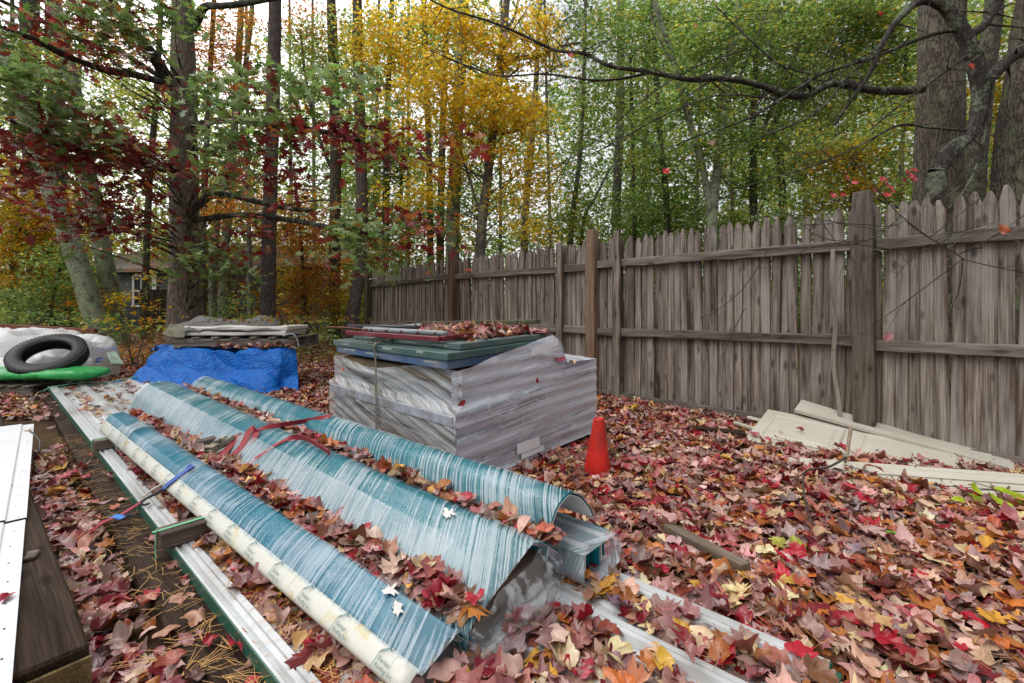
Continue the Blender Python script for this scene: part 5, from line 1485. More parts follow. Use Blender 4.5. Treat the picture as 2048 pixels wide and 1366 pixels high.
# green soil bag on its pallet
po = at(-60, 796, 5.35); po[2] = .0
pal2 = thing('pallet', at(20, 780, 5.4), 'low dark wooden pallet at the left edge under the green bag', 'pallet', 'wooden pallets')
make_pallet(pal2, np.array([-6.55, 5.22, .0]), (1, 0, 0), (0, 1, 0), 1.05, .75, .15)
t = NT('green plastic bag'); co = t.coord(); a = t.noise(co, 14, 4, .6)
c = t.mix(t.ramp(t.noise(co, 6, 4, .65), [(.42, 0.0), (.6, 1.0)]), (.02, .34, .07), (.05, .50, .13)); c = t.mix(t.ramp(t.noise(co, 11, 4, .7), [(.62, 0.0), (.72, .9)]), c, (.02, .04, .02))
M['green_bag'] = t.done(t.bsdf(c, .28, t.bump(a, .7, .02), Specular__IOR__Level=.6))
n1, n2 = 60, 24; P = np.zeros((n1, n2, 3))
for i in range(n1):
    f = i / (n1 - 1); x = -6.65 + 1.72 * f; ends = min(1, 14 * f) * min(1, (1 - f) * 13) ** .5
    for j in range(n2):
        th = 2 * math.pi * j / (n2 - 1); yy = .24 * ends ** .5 * math.cos(th); zz = .070 * math.sin(th) * (abs(math.sin(th)) ** -.35 if abs(math.sin(th)) > .01 else 1)
        k = .016 * mnoise.noise(Vector((x * 5, th * 1.2, 2))) + .008 * mnoise.noise(Vector((x * 16, th * 4, 6)))
        P[i, j] = (x, 5.46 + yy * 1.0, .246 + zz * ends + k * ends)
bag = MB().grid(P).obj('green_bag', M['green_bag']); tag(bag, 'shiny green plastic soil bag lying on the pallet in front of the tyre', 'bag')
V, Fc = text_verts('Soil', .09)
M['white_ink'] = m_plain('white print', (.75, .78, .74), .5, .1, 20)
decal('lettering', V, Fc, np.array([-5.98, 5.23, .215]), (1, 0, 0), (0, .35, .94), [bag], M['white_ink'], bag, .004)
M['pale_green'] = m_plain('pale green plastic sheet', (.42, .55, .46), .5, .3, 8, .2, dirt=(.20, .24, .12))
o, A, n = slab_from([at(214, 704, 6.3), at(232, 702, 6.4), at(248, 728, 6.25), at(224, 727, 6.1)], .03, 'pale_green_carton', M['pale_green'], None, 'pale mint green folded sheet leaning beside the white sack', 'sheet')
o = beam_obj('rusty_rail', at(-40, 650, 7.6), at(192, 662, 7.4), .06, .07, M['rust']); tag(o, 'long rusty dark rail lying behind the white sacks', 'rail')

# ------------------------------------------------------------------ house in the trees
M['siding'] = m_plain('dark grey green siding', (.085, .088, .082), .7, .15, 2)
M['roof'] = m_plain('grey shingles with leaves', (.16, .15, .15), .85, .3, 6, .3, dirt=(.30, .13, .05))
M['white_frame'] = m_plain('white painted trim', (.62, .64, .64), .5, .06)
M['glass'] = m_plain('dark window glass', (.02, .025, .03), .08, .1)
hs_ = thing('house', (-15, 20.5, 0), 'dark grey clapboard house with a white framed window, half hidden behind the oak trunk', 'house')
def wall(x0, x1, Yw, z0, z1, name='wall'):
    mb = MB(); n = int((z1 - z0) / .15)
    for k in range(n):
        a = z0 + .15 * k; mb.add([(x0, Yw - .028, a), (x1, Yw - .028, a), (x1, Yw - .004, a + .15), (x0, Yw - .004, a + .15), (x0, Yw, a), (x1, Yw, a)], [(0, 1, 2, 3), (0, 4, 5, 1)])
    mb.box(((x0 + x1) / 2, Yw + .08, (z0 + z1) / 2), ((x1 - x0) / 2, .08, (z1 - z0) / 2)); return mb.obj(name, M['siding'], hs_)
YH = 20.0
X = lambda px: (px - CX) / F * YH
Zp = lambda py: H - (py - HZ) / F * YH
wall(X(165), X(338), YH, -.05, Zp(544)); wall(X(338), X(640), YH + 1.2, -.05, Zp(528))
mb = MB(); x0, x1 = X(150), X(350); e = .35
mb.add([(x0, YH - e, Zp(545)), (x1, YH - e, Zp(545)), (x1, YH + 3.5, Zp(545) + 1.25), (x0, YH + 3.5, Zp(545) + 1.25), (x0, YH - e, Zp(545) + .14), (x1, YH - e, Zp(545) + .14), (x1, YH + 3.5, Zp(545) + 1.4), (x0, YH + 3.5, Zp(545) + 1.4)], [(3, 2, 1, 0), (4, 5, 6, 7), (0, 1, 5, 4), (1, 2, 6, 5), (3, 0, 4, 7), (2, 3, 7, 6)])
mb.obj('roof', M['roof'], hs_)
mb = MB(); x0, x1 = X(330), X(660)
mb.add([(x0, YH + .9, Zp(530)), (x1, YH + .9, Zp(530)), (x1, YH + 4.5, Zp(530) + 1.3), (x0, YH + 4.5, Zp(530) + 1.3), (x0, YH + .9, Zp(530) + .14), (x1, YH + .9, Zp(530) + .14), (x1, YH + 4.5, Zp(530) + 1.45), (x0, YH + 4.5, Zp(530) + 1.45)], [(3, 2, 1, 0), (4, 5, 6, 7), (0, 1, 5, 4), (1, 2, 6, 5), (3, 0, 4, 7), (2, 3, 7, 6)])
mb.obj('roof', M['roof'], hs_)
wx0, wx1, wz0, wz1 = X(269), X(286), Zp(612), Zp(552)
mb = MB(); cx_, cz_ = (wx0 + wx1) / 2, (wz0 + wz1) / 2; hw, hh = (wx1 - wx0) / 2, (wz1 - wz0) / 2
for c, hf in (((cx_ - hw, YH - .05, cz_), (.045, .03, hh)), ((cx_ + hw, YH - .05, cz_), (.045, .03, hh)), ((cx_, YH - .048, wz1), (hw, .03, .045)), ((cx_, YH - .048, wz0), (hw + .08, .05, .045)), ((cx_, YH - .045, cz_), (hw, .022, .03))): mb.box(c, hf)
wf = mb.obj('window', M['white_frame'], hs_)
for q in (-1, 1):
    mb = MB(); mb.box((cx_, YH - .035, cz_ + q * hh / 2), (hw - .04, .006, hh / 2 - .03)); mb.obj('pane', M['glass'], wf)
mb = MB(); mb.box((X(312), YH - .07, (Zp(600) + Zp(545)) / 2), (.09, .04, (Zp(545) - Zp(600)) / 2)); mb.obj('corner_trim', M['white_frame'], hs_)
gt = thing('wood_gate', (X(250), 19.4, 0), 'brown wooden gate with a diagonal brace beside the dark house', 'gate')
for k in range(6): beam_obj('gate_board', (X(240) + .1 * k, 19.4, 0), (X(240) + .1 * k, 19.4, 1.35), .09, .03, M['post_brown'], gt, up=(0, 1, 0))
beam_obj('brace', (X(240), 19.36, 1.25), (X(240) + .65, 19.36, .2), .08, .03, M['rail'], gt)
pf = thing('board_fence', (X(325), 19.2, 0), 'dark low board fence in front of the house right of the window', 'fence')
for k in range(11): beam_obj('fence_board', (X(312) + .13 * k, 19.2, 0), (X(312) + .13 * k, 19.2, 1.75), .115, .025, M['timber'], pf, up=(0, 1, 0))
# ------------------------------------------------------------------ trees
M['bark_oak'] = m_bark('oak bark', (.045, .034, .026), (.27, .22, .175), (.17, .20, .10), .05, 1.0)
M['bark_pine'] = m_bark('pine bark', (.045, .034, .032), (.20, .16, .145), None, 0, 1.3)
M['bark_dark'] = m_bark('dark wet bark', (.030, .025, .020), (.13, .11, .09), (.15, .17, .09), .12, 1.3)
M['bark_lichen'] = m_bark('lichen covered bark', (.06, .05, .042), (.20, .18, .155), (.30, .36, .22), .45, 1.2)
M['bark_grey'] = m_bark('grey maple bark', (.075, .065, .058), (.22, .195, .175), (.28, .31, .22), .15, 1.4)
M['bark_wet'] = m_bark('rough wet dark bark', (.030, .023, .018), (.17, .14, .11), (.16, .18, .10), .06, 1.2)
M['bark_limb'] = m_bark('dark lichen limb bark', (.020, .017, .014), (.075, .065, .055), (.20, .23, .16), .10, 2.2, .7)
SIMPLE = [DIA]
LIMB = {'oak bark': M['bark_limb'], 'rough wet dark bark': M['bark_limb']}
def cloud(acc, c, r, n, size, pal, wts, tpls=(DIA, STAR), tilt=.7, spray=.28, per=22, flat=.35, rs=RNG):
    ns = max(1, n // per)
    d = rs.normal(0, 1, (ns, 3)); d /= np.linalg.norm(d, axis=1)[:, None]; cs = np.asarray(c) + d * (rs.random(ns) ** .45)[:, None] * np.asarray(r)
    m = ns * per; cc = np.repeat(cs, per, 0)
    off = rs.normal(0, 1, (m, 3)) * np.array([spray, spray, spray * flat])
    off[:, 2] -= .35 * np.hypot(off[:, 0], off[:, 1]) ** 2 / spray * .5
    P = cc + off
    wv = rs.random((ns, len(wts))) ** 2 * np.asarray(wts)[None] + 1e-6; wv /= wv.sum(1)[:, None]
    cum = np.repeat(wv.cumsum(1), per, 0); idx = (rs.random(m)[:, None] > cum).sum(1).clip(0, len(wts) - 1)
    tint = np.asarray(pal)[idx] * np.exp(rs.normal(0, .22, (m, 1))) * np.exp(rs.normal(0, .07, (m, 3)))
    k = rs.integers(0, len(tpls), m); R = rotmats(rs.uniform(0, 6.28, m), np.abs(rs.normal(0, tilt, m)), rs.uniform(0, 6.28, m)); sc = rs.uniform(.7, 1.25, m) * size
    for q in range(len(tpls)):
        s_ = k == q; acc.add(tpls[q], P[s_], R[s_], sc[s_], tint[s_])
    return cs
GRN = [(.16, .28, .07), (.29, .45, .13), (.42, .56, .24), (.56, .58, .12), (.66, .47, .06)]
P_GREEN = (GRN, [.35, .35, .15, .10, .03])
P_YGREEN = (GRN, [.15, .28, .15, .35, .15])
P_DGREEN = (GRN, [.6, .3, .08, .03, .01])
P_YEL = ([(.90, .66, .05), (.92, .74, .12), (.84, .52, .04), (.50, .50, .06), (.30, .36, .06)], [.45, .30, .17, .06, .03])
P_YEL2 = ([(.72, .44, .03), (.58, .46, .05), (.72, .32, .03), (.34, .38, .05), (.16, .24, .04)], [.35, .25, .15, .15, .12])
P_ORG = ([(.70, .26, .04), (.74, .40, .05), (.55, .14, .03), (.42, .32, .06), (.20, .26, .05)], [.38, .25, .15, .10, .06])
P_OAKG = ([(.15, .25, .07), (.27, .41, .15), (.40, .52, .29), (.24, .05, .04), (.48, .18, .04)], [.32, .36, .2, .12, .03])  # paler greens carry the sky sheen on the leaf tops, painted into the tint
P_OAKR = ([(.30, .035, .04), (.20, .022, .030), (.42, .11, .10), (.14, .21, .06), (.48, .16, .04)], [.38, .24, .18, .16, .07])
P_PINE = ([(.045, .095, .040), (.075, .14, .065), (.12, .19, .10)], [.45, .4, .15])
OAKT = [oak_tpl(300 + k, .6, 1) for k in range(5)]
def px_r(Y, r): return r / F * Y
def tree(label, Y, path, hw, bark, crown=(), limbs=(), mat='foliage', top=2.2, sides=12, name='tree', group=None, twigs=0, wob=.12, tpls=(DIA, STAR), Yt=None):
    base = at(path[0][0], HZ + (H + .03) / Y * F, Y)
    t_ = thing(name, base, label, 'tree', group)
    ys = [Y if Yt is None else Y + (Yt - Y) * i / (len(path) - 1) for i in range(len(path))]
    pts = [base] + [at(px, py, yy) for (px, py), yy in zip(path[1:], ys[1:])]
    rad = [px_r(Y, h) for h in hw]
    rad = list(np.interp(np.linspace(0, 1, len(pts)), np.linspace(0, 1, len(rad)), rad))
    if top:
        d = pts[-1] - pts[-2]; d /= np.linalg.norm(d); pts.append(pts[-1] + d * top); rad.append(rad[-1] * .75)
    pp, rr = smooth_path(pts, rad, 6)
    # flare at the root
    rr = [r * .93 * (1 + .28 * math.exp(-max(0, p[2]) / .22)) for p, r in zip(pp, rr)]
    mb = MB(); mb.tube(pp, rr, sides, True, wob, hash(label) % 97); mb.obj('trunk', bark, t_)
    rs = np.random.default_rng(abs(hash((round(Y * 100), path[0][0]))) % 2 ** 31)
    tb = MB()
    for lp, r0, r1 in limbs:
        lb = MB()
        q = [at(a, b, c if len(x) > 2 else Y) for x in lp for (a, b, c) in [tuple(x) if len(x) > 2 else (x[0], x[1], Y)]]
        pq, rq = smooth_path(q, list(np.linspace(px_r(Y, r0), px_r(Y, r1), len(q))), 5)
        lb.tube(pq, rq, 8, True, .2, r0)
        if twigs:
            for _ in range(int(twigs)):
                i = rs.integers(len(pq) // 4, len(pq)); d = rs.normal(0, 1, 3) * [1, .6, .8]; d[2] += .1; L = rs.uniform(.25, .9)
                s1 = pq[i]; s2 = s1 + d / np.linalg.norm(d) * L * .5; s3 = s2 + (d / np.linalg.norm(d) + rs.normal(0, .45, 3)) * L * .5
                a, b = smooth_path([s1, s2, s3], [rq[i] * .35 + .002, .003, .0012], 4); lb.tube(a, b, 5, False)
                for _k in range(2):
                    s4 = a[rs.integers(3, len(a))]; e = s4 + (d / np.linalg.norm(d) + rs.normal(0, .7, 3)) * L * .3
                    lb.tube([s4, (s4 + e) / 2 + rs.normal(0, .02, 3), e], [.0022, .0016, .0008], 4, False)
        lb.obj('limb', LIMB.get(bark.name, bark), t_)
    if len(crown):
        acc = Leaves(); trunk = np.array(pp)
        for cr in crown:
            cx_, cy_, rx, ry, cover, size, pal = cr[:7]; yc = cr[7] if len(cr) > 7 else Y; tp = cr[8] if len(cr) > 8 else tpls
            Rm = (px_r(yc, rx), min(1.6, px_r(yc, (rx + ry) / 2)) * .8, px_r(yc, ry)); ar = .3 if tp is not OAKT else .38
            if tp is not OAKT: rx, ry = rx * 1.22, ry * 1.2; Rm = (px_r(yc, rx), min(1.6, px_r(yc, (rx + ry) / 2)) * .8, px_r(yc, ry))
            n = int((3.6 if tp is OAKT else 2.5) * cover * math.pi * Rm[0] * Rm[2] / (ar * size * size))
            c = at(cx_, cy_, yc)
            cs = cloud(acc, c, Rm, max(n, 24), size, pal[0], pal[1], tp, spray=max(.12, min(.32, size * (1.5 if tp is OAKT else 2.0))), rs=rs)
            for _ in range(min(7, 2 + len(cs) // 60)):        # limbs that carry the foliage
                e = cs[rs.integers(len(cs))]; h = e[2] - .35 - .25 * abs(e[0] - base[0]); i = int(np.argmin(np.abs(trunk[:, 2] - h))); s1 = trunk[i]
                if np.linalg.norm(e - s1) > 4.5: continue
                mid = (s1 + e) / 2 + rs.normal(0, .08, 3) + np.array([0, 0, .08]); a, b = smooth_path([s1, mid, e], [min(rr[i] * .3, .024), .009, .003], 5); tb.tube(a, b, 6, False)
        acc.obj('crown', M[mat], t_)
    if tb.v: tb.obj('branches', LIMB.get(bark.name, bark), t_)['kind'] = 'stuff'
    return t_
GT = 'trees of the wood behind the yard'
# the big red oak and its red and green leaves
oakc = []
def oc(px, py, rx, ry, pal, Y, cover=.95, size=.20): oakc.append((px, py, rx, ry, cover, size, pal, Y, OAKT))
for a in ((40, 150, 90, 70, P_OAKG, 6.6), (20, 60, 80, 50, P_OAKG, 7), (110, 230, 110, 50, P_OAKG, 7.2), (60, 300, 100, 60, P_OAKR, 7), (190, 300, 110, 55, P_OAKR, 7.6), (160, 240, 70, 40, P_OAKG, 7),
          (280, 300, 80, 60, P_OAKR, 8.4), (230, 400, 90, 70, P_OAKR, 8.2, .7), (150, 430, 60, 45, P_OAKR, 8, .5), (70, 380, 60, 40, P_OAKR, 7.6, .8), (220, 30, 110, 45, P_OAKG, 8), (310, 20, 70, 50, P_OAKG, 8.4), (150, 20, 80, 40, P_OAKR, 8.4, .7),
          (190, 110, 60, 30, P_OAKR, 8.8, .5), (250, 130, 70, 25, P_OAKR, 9, .55), (100, 60, 60, 40, P_OAKR, 8, .6),
          (460, 170, 70, 35, P_OAKG, 7.4), (560, 160, 90, 35, P_OAKG, 7), (650, 180, 80, 40, P_OAKG, 6.8), (730, 215, 55, 35, P_OAKG, 6.9, .7), (500, 230, 90, 40, P_OAKG, 7.2), (600, 250, 90, 40, P_OAKR, 7), (700, 270, 80, 35, P_OAKR, 6.8), (790, 285, 45, 30, P_OAKR, 6.9, .6), (480, 290, 90, 40, P_OAKG, 7.6), (440, 200, 50, 50, P_OAKR, 8.2, .3),
          (430, 370, 60, 40, P_OAKG, 8.2, .6), (440, 340, 60, 40, P_OAKR, 8.4, .3), (540, 330, 80, 40, P_OAKR, 7.4, .6), (560, 410, 40, 25, P_OAKR, 8.2, .6),
          (700, 460, 85, 40, P_OAKG, 6.7, 1.0), (770, 470, 75, 40, P_OAKG, 6.6, .9), (810, 430, 70, 35, P_OAKR, 6.7, .8), (700, 510, 60, 25, P_OAKG, 6.7, .6), (860, 480, 35, 25, P_OAKR, 6.6, .6), (890, 270, 45, 22, P_OAKR, 6.8, .35),
          (440, 510, 75, 35, P_OAKG, 8.0, .95), (400, 540, 45, 22, P_OAKG, 8, .8), (480, 470, 70, 30, P_OAKR, 8.2, .8), (430, 480, 50, 25, P_OAKR, 8.6, .5), (310, 380, 60, 40, P_OAKR, 8.8, .25), (250, 460, 70, 40, P_OAKR, 8.4, .6), (190, 490, 40, 30, P_OAKG, 8.4, .4), (290, 230, 40, 25, P_OAKR, 9, .3)):
    oc(*a)
tree('big oak with brown furrowed trunk and mixed red and green leaves, left of centre', 10.0, [(376, 700), (372, 640), (371, 560), (370, 470), (368, 300), (369, 200), (366, 100), (364, -60)], [36, 34, 29, 27.5, 26, 24, 22, 19], M['bark_oak'], oakc,
     [([(350, 185, 10), (325, 140, 9.7), (290, 90, 9.3), (262, 58, 9), (230, 10, 8.6), (215, -30, 8.4)], 12, 6), ([(345, 170, 9.9), (270, 150, 9.4), (210, 140, 9), (140, 115, 8.4), (60, 75, 7.8), (-20, 50, 7.2)], 7, 4), ([(330, 160, 9.8), (240, 105, 9.4), (150, 75, 9), (60, 30, 8.4), (0, 0, 8)], 5, 3),
      ([(385, 60, 10), (396, 38, 9.8), (410, 14, 9.6), (440, 12, 9.4), (500, 5, 9), (560, -6, 8.6)], 9, 4), ([(395, 412, 9.9), (415, 395, 9.6), (450, 388, 9.2), (500, 400, 8.8), (560, 414, 8.3), (625, 422, 8)], 8, 3), ([(388, 250, 9.9), (450, 240, 9), (540, 250, 8), (640, 262, 7.2), (720, 280, 6.9)], 7, 2.5), ([(390, 440, 9.9), (480, 430, 9), (580, 440, 8), (680, 458, 7), (780, 470, 6.7)], 6, 2),
      ([(350, 345, 9.9), (290, 330, 9), (200, 310, 8), (90, 280, 7.2), (20, 240, 6.8)], 7, 2.5), ([(365, 480, 9.8), (400, 500, 9), (440, 505, 8.2)], 5, 2)], 'oak_foliage', top=3, sides=20, name='oak_tree', wob=.10)
# left side
tree('leaning lichen-covered trunk tilting left at the far left of the yard', 10.8, [(207, 690), (192, 640), (150, 510), (114, 410), (90, 345), (40, 200), (-10, 60), (-30, -40)], [24, 20, 18, 17, 16, 15, 13, 12], M['bark_lichen'], [(30, 130, 70, 60, .35, .10, P_YGREEN)], sides=14, name='maple_tree')
tree('straighter lichen-spotted trunk just right of the leaning one', 12.0, [(238, 690), (224, 610), (205, 500), (190, 430), (168, 300), (150, 190), (112, 20), (98, -60)], [22, 18, 16, 15, 14, 13, 12, 11], M['bark_lichen'], [(240, 190, 60, 40, .25, .10, P_GREEN), (190, 60, 70, 50, .3, .10, P_ORG)], sides=14, name='maple_tree')
tree('dark straight pine trunk behind the leaning lichen trunk', 16.0, [(128, 660), (120, 400), (108, 100), (104, -60)], [15, 14, 13, 12], M['bark_dark'], (), name='pine_tree')
tree('dark thick trunk at the far left behind yellow leaves', 15.0, [(84, 660), (78, 500), (66, 250), (58, -60)], [22, 20, 17, 15], M['bark_dark'], [(50, 130, 60, 80, .4, .12, P_GREEN)], name='pine_tree')
tree('yellow-leaved young tree filling the left edge above the white sacks', 13.0, [(20, 660), (25, 560), (40, 430), (60, 300)], [6, 5, 4, 3], M['bark_dark'], [(40, 430, 70, 60, 1.2, .085, P_YEL2), (130, 420, 60, 50, 1.0, .085, P_YEL2), (30, 510, 70, 40, 1.2, .085, P_YEL2), (110, 490, 70, 50, 1.0, .085, P_YEL2), (60, 570, 80, 35, .9, .085, P_YEL2), (150, 560, 50, 35, .6, .105, P_YGREEN), (10, 340, 50, 40, .7, .085, P_YEL2)], top=.5, name='young_beech')
tree('dark green undergrowth maple behind the white sacks', 11.5, [(90, 690), (105, 600), (130, 500)], [3.5, 3, 2], M['bark_dark'], [(130, 520, 60, 35, .8, .10, P_DGREEN), (120, 580, 60, 35, .9, .10, P_DGREEN), (40, 610, 60, 30, .9, .09, P_DGREEN), (180, 600, 40, 35, .5, .09, P_YEL2)], top=.3, name='sapling')
tree('thin crooked trunk between the lichen trunks and the oak', 14.0, [(288, 650), (291, 560), (298, 380), (312, 200), (320, 60), (324, -40)], [7, 6.5, 6, 5.5, 5, 4], M['bark_dark'], [(280, 200, 60, 60, .5, .10, P_YGREEN), (250, 70, 70, 50, .35, .09, P_ORG), (330, 480, 40, 40, .5, .09, P_GREEN)])
tree('slim mossy trunk close against the right side of the oak', 13.4, [(406, 660), (404, 560), (408, 420), (415, 250), (425, 60)], [8, 7, 6, 5.5, 5], M['bark_dark'], [(440, 60, 80, 60, .5, .085, P_ORG), (430, 130, 50, 60, .35, .085, P_ORG)])
tree('mossy double trunk standing a little right of the oak', 14.0, [(447, 660), (446, 550), (462, 370), (472, 200), (482, 20), (485, -40)], [10, 9, 8, 7, 6, 5], M['bark_lichen'], [(440, 400, 80, 50, .6, .085, P_ORG), (450, 330, 70, 50, .5, .09, P_GREEN)], [([(426, 660), (425, 560), (440, 400), (480, 200), (500, 60), (506, -20)], 7, 4)])
tree('straight grey-brown pine trunk right of the oak behind the pallet', 11.2, [(536, 690), (536, 610), (537, 500), (540, 400), (545, 250), (549, 100), (550, 0), (552, -60)], [18, 16, 14.5, 14, 13.5, 13, 12.5, 12], M['bark_pine'], (), [([(538, 420), (600, 405), (660, 400), (720, 410)], 3, 1), ([(546, 230), (610, 190), (680, 170)], 2.5, 1)], sides=14, name='pine_tree', top=3)
tree('orange and gold young maple between the pine trunk and the fence end', 12.0, [(612, 680), (610, 600), (602, 480), (590, 360)], [4, 3.5, 3, 2], M['bark_dark'], [(610, 480, 50, 45, .9, .075, P_ORG), (590, 550, 50, 40, 1.0, .075, P_YEL2), (640, 560, 45, 40, .9, .075, P_ORG), (620, 420, 60, 40, .7, .075, P_ORG), (660, 610, 40, 40, .7, .075, P_YEL2), (600, 610, 40, 30, .7, .075, P_ORG), (480, 410, 70, 35, .55, .08, P_ORG)], top=.4, name='sapling')
tree('mossy trunk right of the grey pine, branching high', 13.0, [(669, 680), (669, 600), (669, 500), (671, 350), (669, 200), (664, 50), (661, -60)], [14, 12, 12, 11.5, 11, 10, 9], M['bark_dark'], [(630, 130, 50, 80, .5, .09, P_GREEN), (620, 60, 60, 40, .45, .09, P_ORG), (690, 90, 40, 50, .35, .09, P_YEL)], [([(668, 350), (640, 280), (615, 180), (600, 60)], 4, 2)])
tree('pine trunk with a bent foot left of the fence end post', 12.0, [(698, 690), (706, 625), (720, 540), (724, 430), (721, 300), (717, 150), (714, 0), (712, -60)], [17, 14, 12.5, 12, 11.5, 11, 10.5, 10], M['bark_pine'], [(690, 120, 40, 90, .35, .10, P_GREEN)], sides=14, name='pine_tree', top=3)
tree('thin dark trunk behind the fence end', 15.0, [(771, 650), (772, 400), (776, 200), (784, 0), (786, -40)], [8, 7, 6, 5, 5], M['bark_dark'], [(760, 380, 50, 60, .7, .10, P_GREEN), (790, 290, 50, 60, .6, .10, P_GREEN), (740, 100, 50, 80, .5, .10, P_DGREEN)])
tree('slender dark trunk among yellow leaves left of the mossy trunk', 14.0, [(862, 640), (860, 430), (856, 250), (850, 100), (846, -50)], [8, 7, 6.5, 6, 5], M['bark_dark'], [(850, 420, 60, 50, .5, .10, P_GREEN), (820, 60, 50, 60, .4, .10, P_DGREEN)])
tree('slender trunk second left of the mossy trunk among yellow leaves', 15.0, [(880, 640), (881, 440), (886, 250), (893, 50), (896, -40)], [9, 8, 7, 6, 5], M['bark_dark'], [(880, 60, 60, 60, .5, .10, P_DGREEN)])
tree('tall mossy trunk behind the far part of the fence', 13.0, [(906, 640), (905, 480), (910, 350), (917, 200), (925, 50), (930, -60)], [16, 15, 14, 13, 12, 11], M['bark_lichen'], [(950, 400, 60, 60, .5, .09, P_GREEN), (930, 40, 50, 50, .4, .1, P_GREEN)], sides=14, top=3)
yc = []
for a in ((760, 55, 55, 35, .7), (740, 110, 45, 30, .5), (800, 100, 40, 25, .7), (830, 130, 60, 35, .9), (880, 160, 50, 45, 1.0), (800, 200, 60, 30, .8), (940, 60, 60, 50, .9), (990, 110, 50, 40, .8), (1060, 60, 45, 50, .8), (1090, 110, 40, 35, .7), (960, 200, 60, 45, 1.1), (1010, 210, 60, 50, 1.1), (1050, 250, 45, 45, .9), (900, 240, 50, 30, .8), (800, 260, 50, 30, .6), (1040, 320, 50, 30, .8), (960, 290, 50, 30, .7), (870, 340, 60, 25, .7), (800, 385, 45, 22, .8), (870, 390, 40, 20, .6), (1060, 380, 50, 28, .9), (1090, 330, 30, 25, .6), (1010, 400, 40, 30, .6), (1050, 455, 45, 22, .8), (1080, 480, 30, 18, .5), (930, 460, 25, 30, .5), (860, 30, 60, 35, .6), (920, 330, 30, 40, .6)):
    yc.append((a[0], a[1], a[2], a[3], a[4], .112, P_YEL, 11.6 + RNG.normal(0, .4)))
tree('leaning grey maple covered in bright yellow leaves at the centre of the photo', 12.0, [(952, 620), (962, 470), (975, 360), (988, 240), (1002, 135), (1012, 17), (1018, -60)], [13, 11, 10, 9.5, 8.5, 7.5, 7], M['bark_grey'], yc,
     [([(1003, 135), (1030, 118), (1080, 112), (1115, 95), (1160, 85)], 6, 2), ([(990, 265), (1030, 262), (1070, 235), (1090, 215)], 4, 1.5), ([(1008, 70), (1030, 30), (1040, -20)], 4, 2), ([(962, 430), (930, 330), (900, 220), (880, 120)], 3, 1.5)], sides=14, name='yellow_maple', top=2)
tree('yellow bush low behind the far end of the fence', 13.5, [(690, 680), (700, 600), (720, 540)], [3, 2.5, 2], M['bark_dark'], [(700, 560, 40, 40, .8, .09, P_YEL2), (720, 610, 25, 40, .8, .09, P_YGREEN), (830, 500, 60, 35, .8, .09, P_YEL2), (770, 540, 40, 30, .7, .09, P_YGREEN), (690, 500, 50, 40, .5, .09, P_YGREEN)], top=.3, name='sapling')
tree('slim trunk right of the yellow maple behind the fence', 16.0, [(1046, 620), (1050, 440), (1062, 300), (1070, 200), (1078, 40)], [9, 8, 7, 6, 5], M['bark_grey'], [(1110, 60, 80, 60, 1.1, .16, P_PINE, 15, (NEED,)), (1160, 140, 70, 50, .9, .16, P_PINE, 15.5, (NEED,)), (1190, 40, 80, 50, .8, .16, P_PINE, 15, (NEED,)), (1090, 460, 50, 30, .7, .10, P_GREEN)], name='pine_tree')
tree('pair of very thin trunks against the bright gap of sky', 15.0, [(1136, 620), (1142, 470), (1158, 330), (1166, 200), (1170, 50)], [6, 5.5, 5, 4.5, 4], M['bark_grey'], [(1130, 330, 50, 50, .55, .105, P_GREEN), (1170, 240, 50, 60, .5, .105, P_GREEN), (1130, 430, 60, 40, .7, .105, P_YGREEN), (1180, 400, 50, 40, .5, .105, P_GREEN)], [([(1160, 600), (1166, 450), (1190, 395), (1225, 330)], 4, 2)])
pn = [(1235 + dx, py, 60, 13, .9, .17, P_PINE, 17.5, (NEED,)) for py, dx in ((150, 10), (190, -30), (230, 30), (262, -20), (300, 25), (335, -30), (370, 30), (400, -25), (430, 20), (100, -10), (60, 20), (30, -10))]
tree('straight grey pine with feathery level branches right of the sky gap', 18.0, [(1232, 610), (1232, 466), (1235, 350), (1240, 250), (1241, 100), (1241, -40)], [11, 10, 9.5, 9, 8, 7], M['bark_grey'], pn + [(1290, 440, 60, 40, .9, .10, P_GREEN)], name='pine_tree')
tree('thin dark trunk left of the pale forked trunk behind the fence', 13.0, [(1338, 620), (1334, 430), (1326, 330), (1318, 250), (1310, 100)], [7, 6.5, 6, 5.5, 5], M['bark_dark'], [(1330, 330, 70, 50, .8, .105, P_GREEN), (1300, 400, 60, 50, .8, .105, P_DGREEN), (1370, 420, 60, 40, .8, .105, P_GREEN), (1290, 260, 50, 60, .5, .105, P_GREEN), (1290, 100, 60, 70, .4, .105, P_GREEN)])
tree('pale lichen-patched forked trunk behind the middle of the fence', 11.0, [(1426, 620), (1425, 440), (1436, 330), (1450, 200), (1465, 80), (1485, -40)], [12, 10.5, 9.5, 8.5, 7.5, 6.5], M['bark_lichen'], [(1400, 90, 80, 50, .9, .105, P_GREEN), (1480, 60, 70, 60, .9, .105, P_GREEN), (1430, 180, 70, 50, .7, .105, P_GREEN), (1360, 200, 60, 60, .5, .105, P_GREEN), (1390, 300, 60, 50, .6, .105, P_GREEN), (1460, 280, 60, 60, .7, .105, P_GREEN)],
     [([(1424, 440), (1402, 320), (1372, 220), (1350, 130), (1320, 40), (1302, -30)], 7, 5), ([(1352, 140), (1325, 90), (1300, 30)], 3, 2), ([(1448, 210), (1500, 110), (1540, 0)], 4, 3)])
